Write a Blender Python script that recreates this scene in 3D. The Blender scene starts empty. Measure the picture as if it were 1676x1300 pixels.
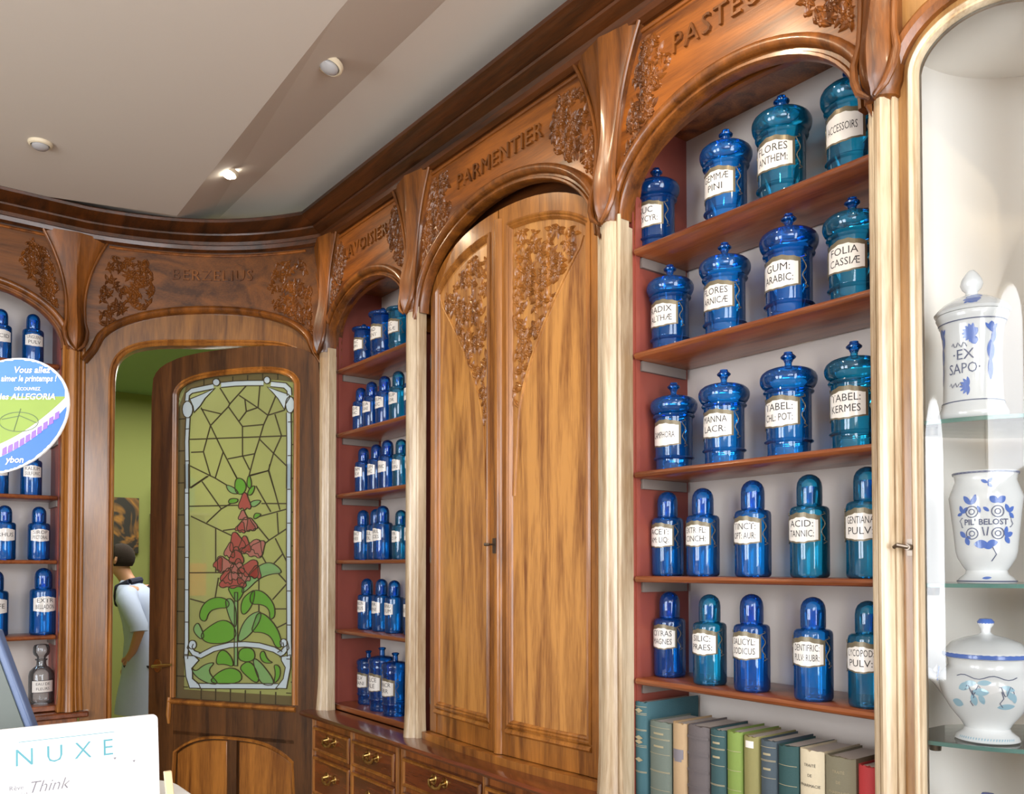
import bpy, bmesh, math, random
from mathutils import Vector, Matrix
R = math.radians; PI = math.pi
random.seed(7)
ZC = 1.58                       # eye height of the photographer
C = bpy.context.scene.collection
S = bpy.context.scene

def srgb(r, g, b):
    f = lambda v: (v/255/12.92) if v/255 <= .04045 else ((v/255+.055)/1.055)**2.4
    return (f(r), f(g), f(b), 1)

# ------------------------------------------------------------------ camera
cd = bpy.data.cameras.new('camera'); cam = bpy.data.objects.new('camera', cd); C.objects.link(cam)
cd.sensor_fit = 'HORIZONTAL'; cd.sensor_width = 36; cd.lens = 36*1390/1676
cd.shift_y = 243/1676; cd.clip_start = .05
cam.location = (0, 0, ZC); cam.rotation_euler = (R(91.4), 0, R(-37.67))
S.camera = cam
# ------------------------------------------------------------------ look
S.view_settings.view_transform = 'Standard'; S.view_settings.look = 'None'
S.view_settings.exposure = 0.0; S.view_settings.gamma = 1; S.view_settings.use_curve_mapping = False
S.cycles.max_bounces = 10; S.cycles.transparent_max_bounces = 24; S.cycles.diffuse_bounces = 4
S.cycles.glossy_bounces = 4; S.cycles.transmission_bounces = 6
S.cycles.caustics_reflective = False; S.cycles.caustics_refractive = False
S.cycles.sample_clamp_indirect = 4
S.cycles.use_denoising = True
# ------------------------------------------------------------------ world: overcast daylight outside the shop windows
W = bpy.data.worlds.new('world'); S.world = W; W.use_nodes = True
W.node_tree.nodes['Background'].inputs[0].default_value = (.80, .90, 1.0, 1)
W.node_tree.nodes['Background'].inputs[1].default_value = 1.1
# ------------------------------------------------------------------ lights
def area(name, loc, rot, sx, sy, power, col):
    l = bpy.data.lights.new(name, 'AREA'); l.shape = 'RECTANGLE'; l.size = sx; l.size_y = sy
    l.energy = power; l.color = col
    o = bpy.data.objects.new(name, l); C.objects.link(o); o.location = loc; o.rotation_euler = rot
    return o
# daylight through the shopfront behind the photographer and through the side window
area('daylight_shopfront', (-.6, -1.75, 1.96), (R(90), 0, 0), 4.9, 2.95, 400, (.96, .97, 1.0))
area('daylight_side_window', (-3.2, 1.9, 1.75), (R(90), 0, R(-90)), 2.6, 2.3, 215, (.94, .96, 1.0))
area('back_room_lamp', (2.2, 6.6, 3.15), (0, 0, 0), 1.8, 2.2, 105, (1.0, .95, .82))
def spot(loc, target, power, size=75, col=(1, .78, .52), r=.03):
    l = bpy.data.lights.new('spot_lamp', 'SPOT'); l.energy = power; l.spot_size = R(size); l.spot_blend = .8
    l.shadow_soft_size = r; l.color = col
    o = bpy.data.objects.new('spot_lamp', l); C.objects.link(o); o.location = loc
    o.rotation_euler = (Vector(target)-Vector(loc)).to_track_quat('-Z', 'Y').to_euler()
spot((1.40, 4.06, ZC+1.90), (1.75, 3.9, 2.6), 26, 120)
spot((1.36, 2.93, ZC+1.85), (2.05, 2.75, 2.5), 9, 100)
spot((1.36, 1.75, ZC+1.85), (2.05, 1.55, 2.6), 20, 110)
spot((1.36, .70, ZC+1.85), (2.05, 1.0, 2.5), 24, 110)
spot((1.36, -.4, ZC+1.85), (2.05, 1.2, 2.2), 24, 110)

# ------------------------------------------------------------------ materials
def nodes(name):
    m = bpy.data.materials.new(name); m.use_nodes = True
    nt = m.node_tree; b = nt.nodes['Principled BSDF']; return m, nt, b
def setp(b, **k):
    for n, v in k.items(): b.inputs[n.replace('_', ' ')].default_value = v
def plain(name, col, rough=.5, metal=0, coat=0, bump=0, bscale=60, var=0):
    m, nt, b = nodes(name); setp(b, Base_Color=col, Roughness=rough, Metallic=metal)
    b.inputs['Coat Weight'].default_value = coat
    N = nt.nodes.new; L = nt.links.new
    if bump or var:
        tc = N('ShaderNodeNewGeometry'); n = N('ShaderNodeTexNoise'); n.inputs['Scale'].default_value = bscale
        L(tc.outputs['Position'], n.inputs['Vector'])
        if bump:
            bp = N('ShaderNodeBump'); bp.inputs['Strength'].default_value = bump; bp.inputs['Distance'].default_value = .01
            L(n.outputs[0], bp.inputs['Height']); L(bp.outputs[0], b.inputs['Normal'])
        if var:
            n2 = N('ShaderNodeTexNoise'); n2.inputs['Scale'].default_value = 5; n2.inputs['Detail'].default_value = 5
            L(tc.outputs['Position'], n2.inputs['Vector'])
            mx = N('ShaderNodeMix'); mx.data_type = 'RGBA'
            mx.inputs[6].default_value = tuple(c*(1-var) for c in col[:3])+(1,)
            mx.inputs[7].default_value = tuple(min(1, c*(1+var)) for c in col[:3])+(1,)
            L(n2.outputs[0], mx.inputs[0]); L(mx.outputs[2], b.inputs['Base Color'])
    return m
def wood(name, dark, light, grain='Z', rough=.38, coat=.5, crough=.18, figure=1.0, dist=1.2, lo=.48, hi=.86):
    m, nt, b = nodes(name); N = nt.nodes.new; L = nt.links.new
    g = N('ShaderNodeNewGeometry'); mp = N('ShaderNodeMapping')
    sc = {'Z': (11, 11, .9), 'Y': (11, .9, 11), 'X': (.9, 11, 11)}[grain]
    mp.inputs['Scale'].default_value = sc; L(g.outputs['Position'], mp.inputs['Vector'])
    n1 = N('ShaderNodeTexNoise'); n1.inputs['Scale'].default_value = 1.0*figure; n1.inputs['Detail'].default_value = 6
    n1.inputs['Distortion'].default_value = dist; L(mp.outputs[0], n1.inputs['Vector'])
    mp2 = N('ShaderNodeMapping'); mp2.inputs['Scale'].default_value = tuple(v*9 for v in sc); L(g.outputs['Position'], mp2.inputs['Vector'])
    n2 = N('ShaderNodeTexNoise'); n2.inputs['Scale'].default_value = 1.6; n2.inputs['Detail'].default_value = 3; L(mp2.outputs[0], n2.inputs['Vector'])
    mm = N('ShaderNodeMath'); mm.operation = 'MULTIPLY_ADD'; mm.inputs[1].default_value = .35
    L(n2.outputs[0], mm.inputs[0]); L(n1.outputs[0], mm.inputs[2])
    r = N('ShaderNodeValToRGB'); L(mm.outputs[0], r.inputs[0])
    r.color_ramp.elements[0].position = lo; r.color_ramp.elements[0].color = dark
    r.color_ramp.elements[1].position = hi; r.color_ramp.elements[1].color = light
    L(r.outputs[0], b.inputs['Base Color'])
    setp(b, Roughness=rough); b.inputs['Coat Weight'].default_value = coat; b.inputs['Coat Roughness'].default_value = crough
    bp = N('ShaderNodeBump'); bp.inputs['Strength'].default_value = .12; bp.inputs['Distance'].default_value = .004
    L(n2.outputs[0], bp.inputs['Height']); L(bp.outputs[0], b.inputs['Normal'])
    return m
M = {}
M['wood'] = wood('walnut_carcass', srgb(86, 42, 14), srgb(168, 98, 44), 'Z')
M['woodh'] = wood('walnut_along_wall', srgb(92, 44, 14), srgb(172, 98, 42), 'Y')
M['woodx'] = wood('walnut_across', srgb(88, 44, 16), srgb(160, 94, 42), 'X')
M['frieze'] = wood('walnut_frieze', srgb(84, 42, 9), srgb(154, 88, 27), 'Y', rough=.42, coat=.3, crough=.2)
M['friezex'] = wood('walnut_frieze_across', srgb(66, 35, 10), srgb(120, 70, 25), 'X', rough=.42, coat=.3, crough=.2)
M['casing'] = wood('polished_walnut_casing', srgb(86, 50, 19), srgb(146, 97, 44), 'Z', rough=.30, coat=1.0, crough=.14)
M['carve'] = wood('walnut_carving', srgb(74, 38, 9), srgb(138, 80, 26), 'Z', rough=.38, coat=.35, crough=.15)
M['panel'] = wood('figured_walnut_door_panel', srgb(106, 54, 17), srgb(194, 138, 72), 'Z', rough=.34, coat=.6, crough=.2, figure=.62, dist=3.2, lo=.42, hi=.80)
M['stile'] = wood('walnut_door_frame', srgb(102, 57, 17), srgb(172, 111, 45), 'Z', rough=.36, coat=.4)
M['shaft'] = wood('walnut_with_painted_sheen', srgb(150, 124, 92), srgb(210, 194, 166), 'Z', rough=.33, coat=.6, crough=.28)  # window sheen on the pilasters put into a paler, creamier wood colour
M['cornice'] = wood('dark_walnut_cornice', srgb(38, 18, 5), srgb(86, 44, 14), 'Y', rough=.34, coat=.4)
M['shelf'] = wood('walnut_shelf', srgb(96, 46, 22), srgb(150, 84, 44), 'Y', rough=.32)
M['top'] = wood('walnut_worktop', srgb(72, 32, 14), srgb(124, 64, 32), 'Y', rough=.26, coat=.6, crough=.12)
M['door'] = wood('walnut_door', srgb(50, 28, 11), srgb(98, 61, 28), 'Z', rough=.36)
M['red'] = plain('red_painted_cabinet_side', srgb(146, 74, 62), .45, var=.18)
M['back'] = plain('grey_papered_cabinet_back', srgb(204, 196, 190), .8, var=.05)
M['ceil'] = plain('white_ceiling_paint', srgb(204, 195, 184), .9, bump=.03, bscale=25)
M['wall'] = plain('cream_wall_paint', srgb(206, 196, 176), .9)
M['floor'] = plain('floor_tile', srgb(150, 130, 108), .4, var=.1)
M['brass'] = plain('brass', srgb(190, 158, 96), .28, 1)
M['steel'] = plain('dark_steel', srgb(120, 110, 100), .35, 1)
M['label'] = plain('enamel_label', srgb(226, 224, 220), .25, coat=.4)
M['gilt'] = plain('gilt_ornament', srgb(116, 108, 88), .35, .35)
M['golden'] = wood('golden_walnut', srgb(132, 92, 46), srgb(180, 138, 84), 'Z', rough=.36)
M['cleat'] = plain('grey_shelf_cleat', srgb(136, 126, 120), .7)
M['ink'] = plain('black_lettering', srgb(38, 36, 40), .5)
M['white'] = plain('white_card', srgb(238, 240, 242), .5)
M['teal'] = plain('teal_print', srgb(84, 158, 172), .5)
M['grey'] = plain('grey_print', srgb(120, 116, 124), .5)
M['faience'] = plain('white_faience', srgb(240, 240, 240), .18, coat=.5)
M['cobalt'] = plain('cobalt_decoration', srgb(84, 122, 206), .2, coat=.5)
M['paleblue'] = plain('pale_blue_decoration', srgb(168, 206, 224), .2, coat=.5)
M['greyblue'] = plain('grey_blue_line', srgb(96, 104, 136), .25)
M['niche'] = plain('cream_niche', srgb(252, 246, 238), .8)
M['green_room'] = plain('yellow_green_wall', srgb(136, 144, 82), .85)
M['green_ceil'] = plain('pale_green_ceiling', srgb(134, 162, 118), .85)
M['black'] = plain('black_plastic', srgb(28, 34, 40), .4)
M['bluerim'] = plain('blue_grey_rim', srgb(86, 104, 140), .35)
M['screen'] = plain('grey_green_screen_back', srgb(78, 86, 80), .35)
def glass_blue(name, tint, edge, gcol):
    m = bpy.data.materials.new(name); m.use_nodes = True; nt = m.node_tree; nt.nodes.clear(); N = nt.nodes.new; L = nt.links.new
    out = N('ShaderNodeOutputMaterial'); t = N('ShaderNodeBsdfTransparent'); lw = N('ShaderNodeLayerWeight'); lw.inputs[0].default_value = .35
    mx = N('ShaderNodeMix'); mx.data_type = 'RGBA'; mx.inputs[6].default_value = tint; mx.inputs[7].default_value = edge
    L(lw.outputs['Facing'], mx.inputs[0]); L(mx.outputs[2], t.inputs[0])
    d = N('ShaderNodeBsdfDiffuse'); d.inputs[0].default_value = gcol
    m1 = N('ShaderNodeMixShader'); m1.inputs[0].default_value = .13; L(t.outputs[0], m1.inputs[1]); L(d.outputs[0], m1.inputs[2])
    g = N('ShaderNodeBsdfGlossy'); g.inputs['Roughness'].default_value = .05; g.inputs[0].default_value = (.85, .93, 1, 1)
    fr = N('ShaderNodeFresnel'); fr.inputs[0].default_value = 1.62
    m2 = N('ShaderNodeMixShader'); L(fr.outputs[0], m2.inputs[0]); L(m1.outputs[0], m2.inputs[1]); L(g.outputs[0], m2.inputs[2])
    L(m2.outputs[0], out.inputs[0]); return m
M['blue'] = glass_blue('cobalt_glass', (.14, .64, 1.0, 1), (.01, .17, .72, 1), (.006, .25, 1, 1))
M['blued'] = glass_blue('deep_cobalt_glass', (.12, .56, 1, 1), (.01, .10, .52, 1), (.005, .17, .85, 1))
M['bluet'] = glass_blue('teal_cobalt_glass', (.16, .74, .93, 1), (.01, .22, .50, 1), (.01, .34, .7, 1))
M['clear'] = glass_blue('clear_glass', (.90, .90, .90, 1), (.45, .45, .46, 1), (.6, .6, .6, 1))
M['clear'].node_tree.nodes['Mix Shader'].inputs[0].default_value = .10
def pane(name, tint, frac=0.0, dcol=(1, 1, 1, 1), rough=.0, df=.35):
    m = bpy.data.materials.new(name); m.use_nodes = True; nt = m.node_tree; nt.nodes.clear(); N = nt.nodes.new; L = nt.links.new
    out = N('ShaderNodeOutputMaterial'); t = N('ShaderNodeBsdfTransparent'); t.inputs[0].default_value = tint
    last = t.outputs[0]
    if frac:
        d = N('ShaderNodeBsdfTranslucent'); d.inputs[0].default_value = dcol
        d2 = N('ShaderNodeBsdfDiffuse'); d2.inputs[0].default_value = dcol
        a = N('ShaderNodeMixShader'); a.inputs[0].default_value = df; L(d.outputs[0], a.inputs[1]); L(d2.outputs[0], a.inputs[2])
        b = N('ShaderNodeMixShader'); b.inputs[0].default_value = frac; L(last, b.inputs[1]); L(a.outputs[0], b.inputs[2]); last = b.outputs[0]
    g = N('ShaderNodeBsdfGlossy'); g.inputs['Roughness'].default_value = rough
    fr = N('ShaderNodeFresnel'); fr.inputs[0].default_value = 1.5
    c = N('ShaderNodeMixShader'); L(fr.outputs[0], c.inputs[0]); L(last, c.inputs[1]); L(g.outputs[0], c.inputs[2])
    L(c.outputs[0], out.inputs[0]); return m
M['pane'] = pane('clear_curved_pane', (.97, .98, .98, 1), rough=.03)
M['glassshelf'] = pane('glass_shelf', (.93, .97, .96, 1), .22, (.85, .95, .94, 1), .02)
M['glassedge'] = pane('green_glass_edge', (.35, .80, .72, 1), .60, (.48, .90, .82, 1), .05)
M['g_base'] = pane('yellow_green_cathedral_glass', (.93, .95, .70, 1), .40, (.80, .84, .42, 1), .15)
M['g_leaf'] = pane('green_stained_glass', (.40, .80, .18, 1), .65, (.42, .90, .16, 1), .15)
M['g_leaf2'] = pane('pale_green_stained_glass', (.55, .88, .45, 1), .65, (.60, .95, .45, 1), .15)
M['g_red'] = pane('red_stained_glass', (.75, .25, .20, 1), .65, (.95, .30, .24, 1), .15)
M['g_pink'] = pane('pink_stained_glass', (.85, .40, .33, 1), .65, (1, .48, .40, 1), .15)
M['g_bord'] = pane('opal_blue_stained_glass', (.78, .90, 1, 1), .80, (.80, .93, 1.0, 1), .15, df=.6)
M['g_tile'] = pane('amber_border_glass', (.62, .54, .36, 1), .45, (.50, .42, .24, 1), .15)
M['lead'] = plain('lead_came', srgb(62, 54, 34), .5, .3)

# ------------------------------------------------------------------ mesh helpers
class MB:
    def __init__(s, f=None): s.v = []; s.f = []; s.map = f
    def add(s, vs, fs):
        n = len(s.v); s.v += [tuple(s.map(*p)) for p in vs] if s.map else [tuple(p) for p in vs]
        s.f += [tuple(i+n for i in f) for f in fs]; return s
    def box(s, a0, a1, b0, b1, c0, c1, na=1):
        vs = []; fs = []
        for i in range(na+1):
            a = a0+(a1-a0)*i/na; vs += [(a, b0, c0), (a, b1, c0), (a, b1, c1), (a, b0, c1)]
        for i in range(na):
            k = 4*i
            for j in range(4): fs.append((k+j, k+(j+1) % 4, k+4+(j+1) % 4, k+4+j))
        fs += [(3, 2, 1, 0), (4*na, 4*na+1, 4*na+2, 4*na+3)]
        return s.add(vs, fs)
    def grid(s, rows, close=False):
        n = len(rows[0]); vs = [p for r in rows for p in r]; fs = []
        m = n if close else n-1
        for i in range(len(rows)-1):
            for j in range(m): fs.append((i*n+j, i*n+(j+1) % n, (i+1)*n+(j+1) % n, (i+1)*n+j))
        return s.add(vs, fs)
    def tubeprof(s, rows):            # closed section rows + caps
        s.grid(rows, True); n = len(rows[0])
        s.add(list(rows[0]), [tuple(range(n))]); s.add(list(rows[-1]), [tuple(range(n))[::-1]]); return s
    def plate(s, us, bot, top, w0, w1):    # solid between two curves
        rows = []
        for u in us: b, t = bot(u), top(u); rows.append([(u, b, w0), (u, t, w0), (u, t, w1), (u, b, w1)])
        return s.tubeprof(rows)
    def sweep(s, path, prof, closed=False):   # path in (u,v); profile (n,w), n along the left normal
        rows = []; n = len(path)
        for i, (u, v) in enumerate(path):
            a = path[(i-1) % n] if (closed or i) else path[0]; b = path[(i+1) % n] if (closed or i < n-1) else path[-1]
            tx, ty = b[0]-a[0], b[1]-a[1]; l = math.hypot(tx, ty) or 1; nx, ny = -ty/l, tx/l
            if 0 < i < n-1 or closed:     # mitre
                p1 = (u-a[0], v-a[1]); p2 = (b[0]-u, b[1]-v)
                l1 = math.hypot(*p1) or 1; l2 = math.hypot(*p2) or 1
                cs = max(-1, min(1, (p1[0]*p2[0]+p1[1]*p2[1])/l1/l2)); k = min(2, 1/max(.3, math.cos(math.acos(cs)/2)))
                tx = p1[0]/l1+p2[0]/l2; ty = p1[1]/l1+p2[1]/l2; l = math.hypot(tx, ty) or 1; nx, ny = -ty/l*k, tx/l*k
            rows.append([(u+nx*p[0], v+ny*p[0], p[1]) for p in prof])
        if closed: rows.append(rows[0]); return s.grid(rows, True)
        return s.tubeprof(rows)
    def lathe(s, prof, n=28, c=(0, 0, 0)):
        rows = [[(c[0]+r*math.cos(2*PI*j/n), c[1]+r*math.sin(2*PI*j/n), c[2]+z) for j in range(n)] for r, z in prof]
        return s.grid(rows, True)
    def tube(s, pts, r, n=8):
        rows = []; pts = [Vector(p) for p in pts]
        for i, p in enumerate(pts):
            t = (pts[min(i+1, len(pts)-1)]-pts[max(i-1, 0)]).normalized()
            a = t.orthogonal().normalized() if i == 0 else (pa-t*pa.dot(t)).normalized()
            pa = a; b = t.cross(a); rr = r[i] if isinstance(r, (list, tuple)) else r
            rows.append([p+(a*math.cos(2*PI*j/n)+b*math.sin(2*PI*j/n))*rr for j in range(n)])
        return s.tubeprof(rows)
    def prism(s, poly, w0, w1):
        n = len(poly); vs = [(u, v, w0) for u, v in poly]+[(u, v, w1) for u, v in poly]
        return s.add(vs, [tuple(range(n))[::-1], tuple(range(n, 2*n))]+[(i, (i+1) % n, n+(i+1) % n, n+i) for i in range(n)])
    def build(s, name, mat, parent=None, smooth=False, bevel=0, angle=40):
        me = bpy.data.meshes.new(name); o = root_origin(parent)
        me.from_pydata([(p[0]-o[0], p[1]-o[1], p[2]-o[2]) for p in s.v], [], s.f)
        bm = bmesh.new(); bm.from_mesh(me)
        bmesh.ops.remove_doubles(bm, verts=bm.verts, dist=1e-5); bmesh.ops.recalc_face_normals(bm, faces=bm.faces)
        bm.to_mesh(me); bm.free()
        if smooth:
            me.polygons.foreach_set('use_smooth', [True]*len(me.polygons)); me.set_sharp_from_angle(angle=R(angle))
        me.materials.append(mat if not isinstance(mat, str) else M[mat])
        ob = bpy.data.objects.new(name, me); C.objects.link(ob)
        if parent: ob.parent = parent
        if bevel:
            b = ob.modifiers.new('bevel', 'BEVEL'); b.width = bevel; b.segments = 2; b.limit_method = 'ANGLE'; b.angle_limit = R(50)
            if not smooth: me.polygons.foreach_set('use_smooth', [True]*len(me.polygons)); me.set_sharp_from_angle(angle=R(35))
        return ob
def root_origin(p):
    if p is None: return (0, 0, 0)
    while p.parent: p = p.parent
    return p.location
def tag(o, label=None, cat=None, group=None, kind=None):
    if label: o['label'] = label
    if cat: o['category'] = cat
    if group: o['group'] = group
    if kind: o['kind'] = kind
    return o
def thing(name, label, cat, loc=(0, 0, 0), group=None, kind=None):
    o = bpy.data.objects.new(name, None); C.objects.link(o); o.location = loc; o.empty_display_size = .1
    return tag(o, label, cat, group, kind)
def struct(name, mb, mat, **k): return tag(mb.build(name, mat, **k), kind='structure')
def copy_tree(o, parent=None):
    c = o.copy(); C.objects.link(c); c.parent = parent
    for ch in list(o.children): copy_tree(ch, c)
    return c
_tc = {}
def text_mesh(t, shear=0, space=1.0, bold=0):
    k = (t, shear, space, bold)
    if k in _tc: return _tc[k]
    cu = bpy.data.curves.new('t', 'FONT'); cu.body = t; cu.size = 1; cu.shear = shear; cu.space_character = space; cu.offset = bold
    cu.align_x = 'CENTER'; cu.resolution_u = 2
    o = bpy.data.objects.new('t', cu); C.objects.link(o); dg = bpy.context.evaluated_depsgraph_get()
    me = bpy.data.meshes.new_from_object(o.evaluated_get(dg))
    vs = [tuple(v.co) for v in me.vertices]; fs = [tuple(p.vertices) for p in me.polygons]
    bpy.data.objects.remove(o); bpy.data.curves.remove(cu); bpy.data.meshes.remove(me)
    xs = [v[0] for v in vs] or [0]; _tc[k] = (vs, fs, max(xs)-min(xs), (max(xs)+min(xs))/2); return _tc[k]
def add_text(mb, t, place, width=None, size=None, thick=0, **k):
    """place(x, y, h): x,y in metres on the surface, h height above it"""
    vs, fs, w, cx = text_mesh(t, **k)
    s = size if size else 1.0
    sx = s if width is None or w*s <= width else width/w
    if not thick:
        mb.add([place((x-cx)*sx, y*s, 0) for x, y, z in vs], fs); return
    n = len(vs); ec = {}
    for f in fs:
        for i in range(len(f)): e = (f[i], f[(i+1) % len(f)]); ec[e] = 1
    side = [(a, b, b+n, a+n) for (a, b) in ec if (b, a) not in ec]
    mb.add([place((x-cx)*sx, y*s, 0) for x, y, z in vs]+[place((x-cx)*sx, y*s, thick) for x, y, z in vs],
           [tuple(i+n for i in f) for f in fs]+side)

# wall frames: (u along, v height above eye level, w out into the shop)
def RW(u, v, w): return (2.0-w, u, v+ZC)
def BW(u, v, w): return (u, 5.0-w, v+ZC)
def bez(p0, p1, p2):
    pts = []; N_ = 60
    for i in range(N_+1):
        t = i/N_; pts.append(tuple((1-t)**2*a+2*t*(1-t)*b+t*t*c for a, b, c in zip(p0, p1, p2)))
    L = [0]
    for a, b in zip(pts, pts[1:]): L.append(L[-1]+math.dist(a, b))
    return pts, L
def curve_map(pts, L, side=1):
    def f(u, v, w):
        if u <= 0: i = 0
        elif u >= L[-1]: i = len(L)-2
        else:
            i = 0
            while L[i+1] < u: i += 1
        a, b = pts[i], pts[i+1]; l = L[i+1]-L[i]; t = (u-L[i])/l
        # smooth normal
        def nr(j):
            j0, j1 = max(0, j-1), min(len(pts)-1, j+1); dx, dy = pts[j1][0]-pts[j0][0], pts[j1][1]-pts[j0][1]; q = math.hypot(dx, dy)
            return (dy/q*side, -dx/q*side)
        n0, n1 = nr(i), nr(i+1); tt = max(0, min(1, t))
        nx, ny = n0[0]*(1-tt)+n1[0]*tt, n0[1]*(1-tt)+n1[1]*tt
        return (a[0]+(b[0]-a[0])*t+nx*w, a[1]+(b[1]-a[1])*t+ny*w, v+ZC)
    return f
DP, DL = bez((.95, 5.0), (1.657, 4.897), (2.0, 4.27)); DW = curve_map(DP, DL); DT = DL[-1]     # concave corner with the door
VP, VL = bez((2.0, 1.055), (2.01, .81), (2.24, .64)); VW = curve_map(VP, VL); VT = VL[-1]       # bowed glass cabinet
def lin(a, b, n): return [a+(b-a)*i/n for i in range(n+1)]

# ================================================================== SHELL
m = MB(); m.box(-3.3, 4.3, -2.1, 8.6, -.1, 0); struct('floor', m, 'floor')
# ceiling: plaster slab over the shop, slope, higher strip along the panelled walls
m = MB()
m.prism([(-3.3, -2.1), (1.27, -2.1), (1.27, 2.6), (1.34, 4.69), (.56, 4.90), (-3.3, 4.92)], ZC+1.888, ZC+2.3); struct('ceiling', m, 'ceil')
m = MB()
m.add([(1.27, -2.1, ZC+1.888), (1.27, 2.6, ZC+1.888), (1.34, 4.69, ZC+1.888), (1.62, 5.3, ZC+2.0), (1.62, 2.6, ZC+2.0), (1.58, -2.1, ZC+2.0)], [(0, 1, 4, 5), (1, 2, 3, 4)])
m.add([(1.58, -2.1, ZC+2.0), (1.62, 2.6, ZC+2.0), (1.62, 5.3, ZC+2.0), (2.9, 5.3, ZC+2.0), (2.9, -2.1, ZC+2.0)], [(0, 1, 2, 3, 4)])
m.add([(1.34, 4.69, ZC+1.888), (.56, 4.90, ZC+1.888), (.0, 5.3, ZC+2.0), (1.62, 5.3, ZC+2.0), (-3.3, 4.92, ZC+1.888), (-3.3, 5.3, ZC+2.0)], [(0, 1, 2, 3), (1, 4, 5, 2)])
struct('ceiling_border', m, 'ceil')
m = MB(); m.box(2.42, 2.55, 1.15, 4.42, 0, 3.75); m.box(2.05, 2.42, 4.33, 4.42, 0, 3.75)
m.box(2.72, 2.85, -2.1, 1.15, 0, 3.75); m.box(2.42, 2.85, 1.12, 1.15, 0, 3.75); struct('wall_right', m, 'wall')
m = MB(); m.box(-3.3, .93, 5.36, 5.46, 0, 3.75); m.box(.93, 2.05, 5.30, 5.36, ZC+1.5, 3.75); struct('wall_back', m, 'wall')
def wall_with_hole(name, horiz, pos, t, a0, a1, holes, arch=0):
    m = MB(lambda a, v, w: (a, pos+w, v) if horiz else (pos+w, a, v))
    edges = [a0]+[x for h in holes for x in h[:2]]+[a1]
    for i in range(0, len(edges), 2): m.box(edges[i], edges[i+1], 0, 3.75, 0, t)
    for h0, h1, z0, z1 in holes:
        m.box(h0, h1, 0, z0, 0, t)
        hh = (h1-h0)/2; c = (h0+h1)/2
        if arch: m.plate([c+hh*math.sin(x) for x in lin(-PI/2, PI/2, 20)], lambda u: z1-arch+arch*math.sqrt(max(0, 1-((u-c)/hh)**2)), lambda u: 3.75, 0, t)
        else: m.box(h0, h1, z1, 3.75, 0, t)
    return struct(name, m, 'wall')
wall_with_hole('wall_front', True, -1.72, .12, -3.3, 2.8, [(-2.95, -.25, 2.15, 3.42), (.15, 1.75, .5, 3.3)], .5)
wall_with_hole('wall_left', False, -3.15, .12, -2.1, 5.5, [(.75, 1.75, .7, 2.9), (2.05, 3.05, .7, 2.9)], .45)
# room behind the glazed door
m = MB(); m.box(.9, 4.3, 8.5, 8.6, 0, 3.3); struct('wall_back_room_far', m, 'green_room')
m = MB(); m.box(4.2, 4.3, 4.42, 8.5, 0, 3.3); m.box(2.55, 4.3, 4.34, 4.42, 0, 3.3); struct('wall_back_room_right', m, 'green_room')
m = MB(); m.box(.80, .90, 5.46, 8.5, 0, 3.3); struct('wall_back_room_left', m, 'green_room')
m = MB(); m.add([(.8, 5.30, 3.21), (4.3, 5.30, 3.21), (4.3, 8.6, 3.21), (.8, 8.6, 3.21)], [(0, 1, 2, 3)])
m.add([(2.05, 4.42, 3.21), (4.3, 4.42, 3.21), (4.3, 5.30, 3.21), (2.05, 5.30, 3.21)], [(0, 1, 2, 3)]); struct('ceiling_back_room', m, 'green_ceil')

# ================================================================== CORNICE and WORKTOP (continuous pieces)
def plan_sweep(pts, prof):
    m = MB(); rows = []; n = len(pts)
    for i, p in enumerate(pts):
        a, b = pts[max(0, i-1)], pts[min(n-1, i+1)]
        d1 = (p[0]-a[0], p[1]-a[1]); d2 = (b[0]-p[0], b[1]-p[1])
        l1 = math.hypot(*d1) or 1; l2 = math.hypot(*d2) or 1
        dx = (d1[0]/l1 if i else 0)+(d2[0]/l2 if i < n-1 else 0); dy = (d1[1]/l1 if i else 0)+(d2[1]/l2 if i < n-1 else 0)
        l = math.hypot(dx, dy); k = 1 if i in (0, n-1) else 2/l
        nx, ny = dy/l*k, -dx/l*k
        rows.append([(p[0]+nx*w, p[1]+ny*w, v+ZC) for w, v in prof])
    m.tubeprof(rows); return m
def rnd(pts, it=1):
    for _ in range(it):
        q = [pts[0]]
        for a, b in zip(pts, pts[1:]): q += [tuple(x*.75+y*.25 for x, y in zip(a, b)), tuple(x*.25+y*.75 for x, y in zip(a, b))]
        pts = q+[pts[-1]]
    return pts
VEX = [(2.40, .53), (2.70, .40)]
pth = [(-2.9, 5.0)]+DP[:-1]+rnd([(2.0, 4.27), (2.0, 4.2)])+[(2.0, 1.1)]+VP+VEX
prof = [(-.06, 1.755), (.012, 1.755), (.03, 1.765), (.034, 1.785), (.022, 1.795), (.03, 1.81), (.055, 1.822), (.072, 1.830), (.076, 1.838), (.07, 1.845), (.085, 1.850), (.11, 1.858), (.138, 1.866), (.150, 1.872), (.152, 1.886), (.146, 1.893), (-.06, 1.893)]
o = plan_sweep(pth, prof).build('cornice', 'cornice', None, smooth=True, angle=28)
tag(o, 'dark walnut moulded cornice running along the top of the panelled walls and round the door corner', 'cornice')
o = plan_sweep([(2.0, 4.27), (2.0, 1.10)], [(-.41, -.795), (.105, -.795), (.123, -.79), (.13, -.779), (.123, -.768), (.105, -.765), (-.03, -.765), (-.03, -.775), (-.41, -.775)]).build('worktop', 'top', None, smooth=True)
tag(o, 'polished dark walnut worktop over the drawers on the right wall', 'worktop')

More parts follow.
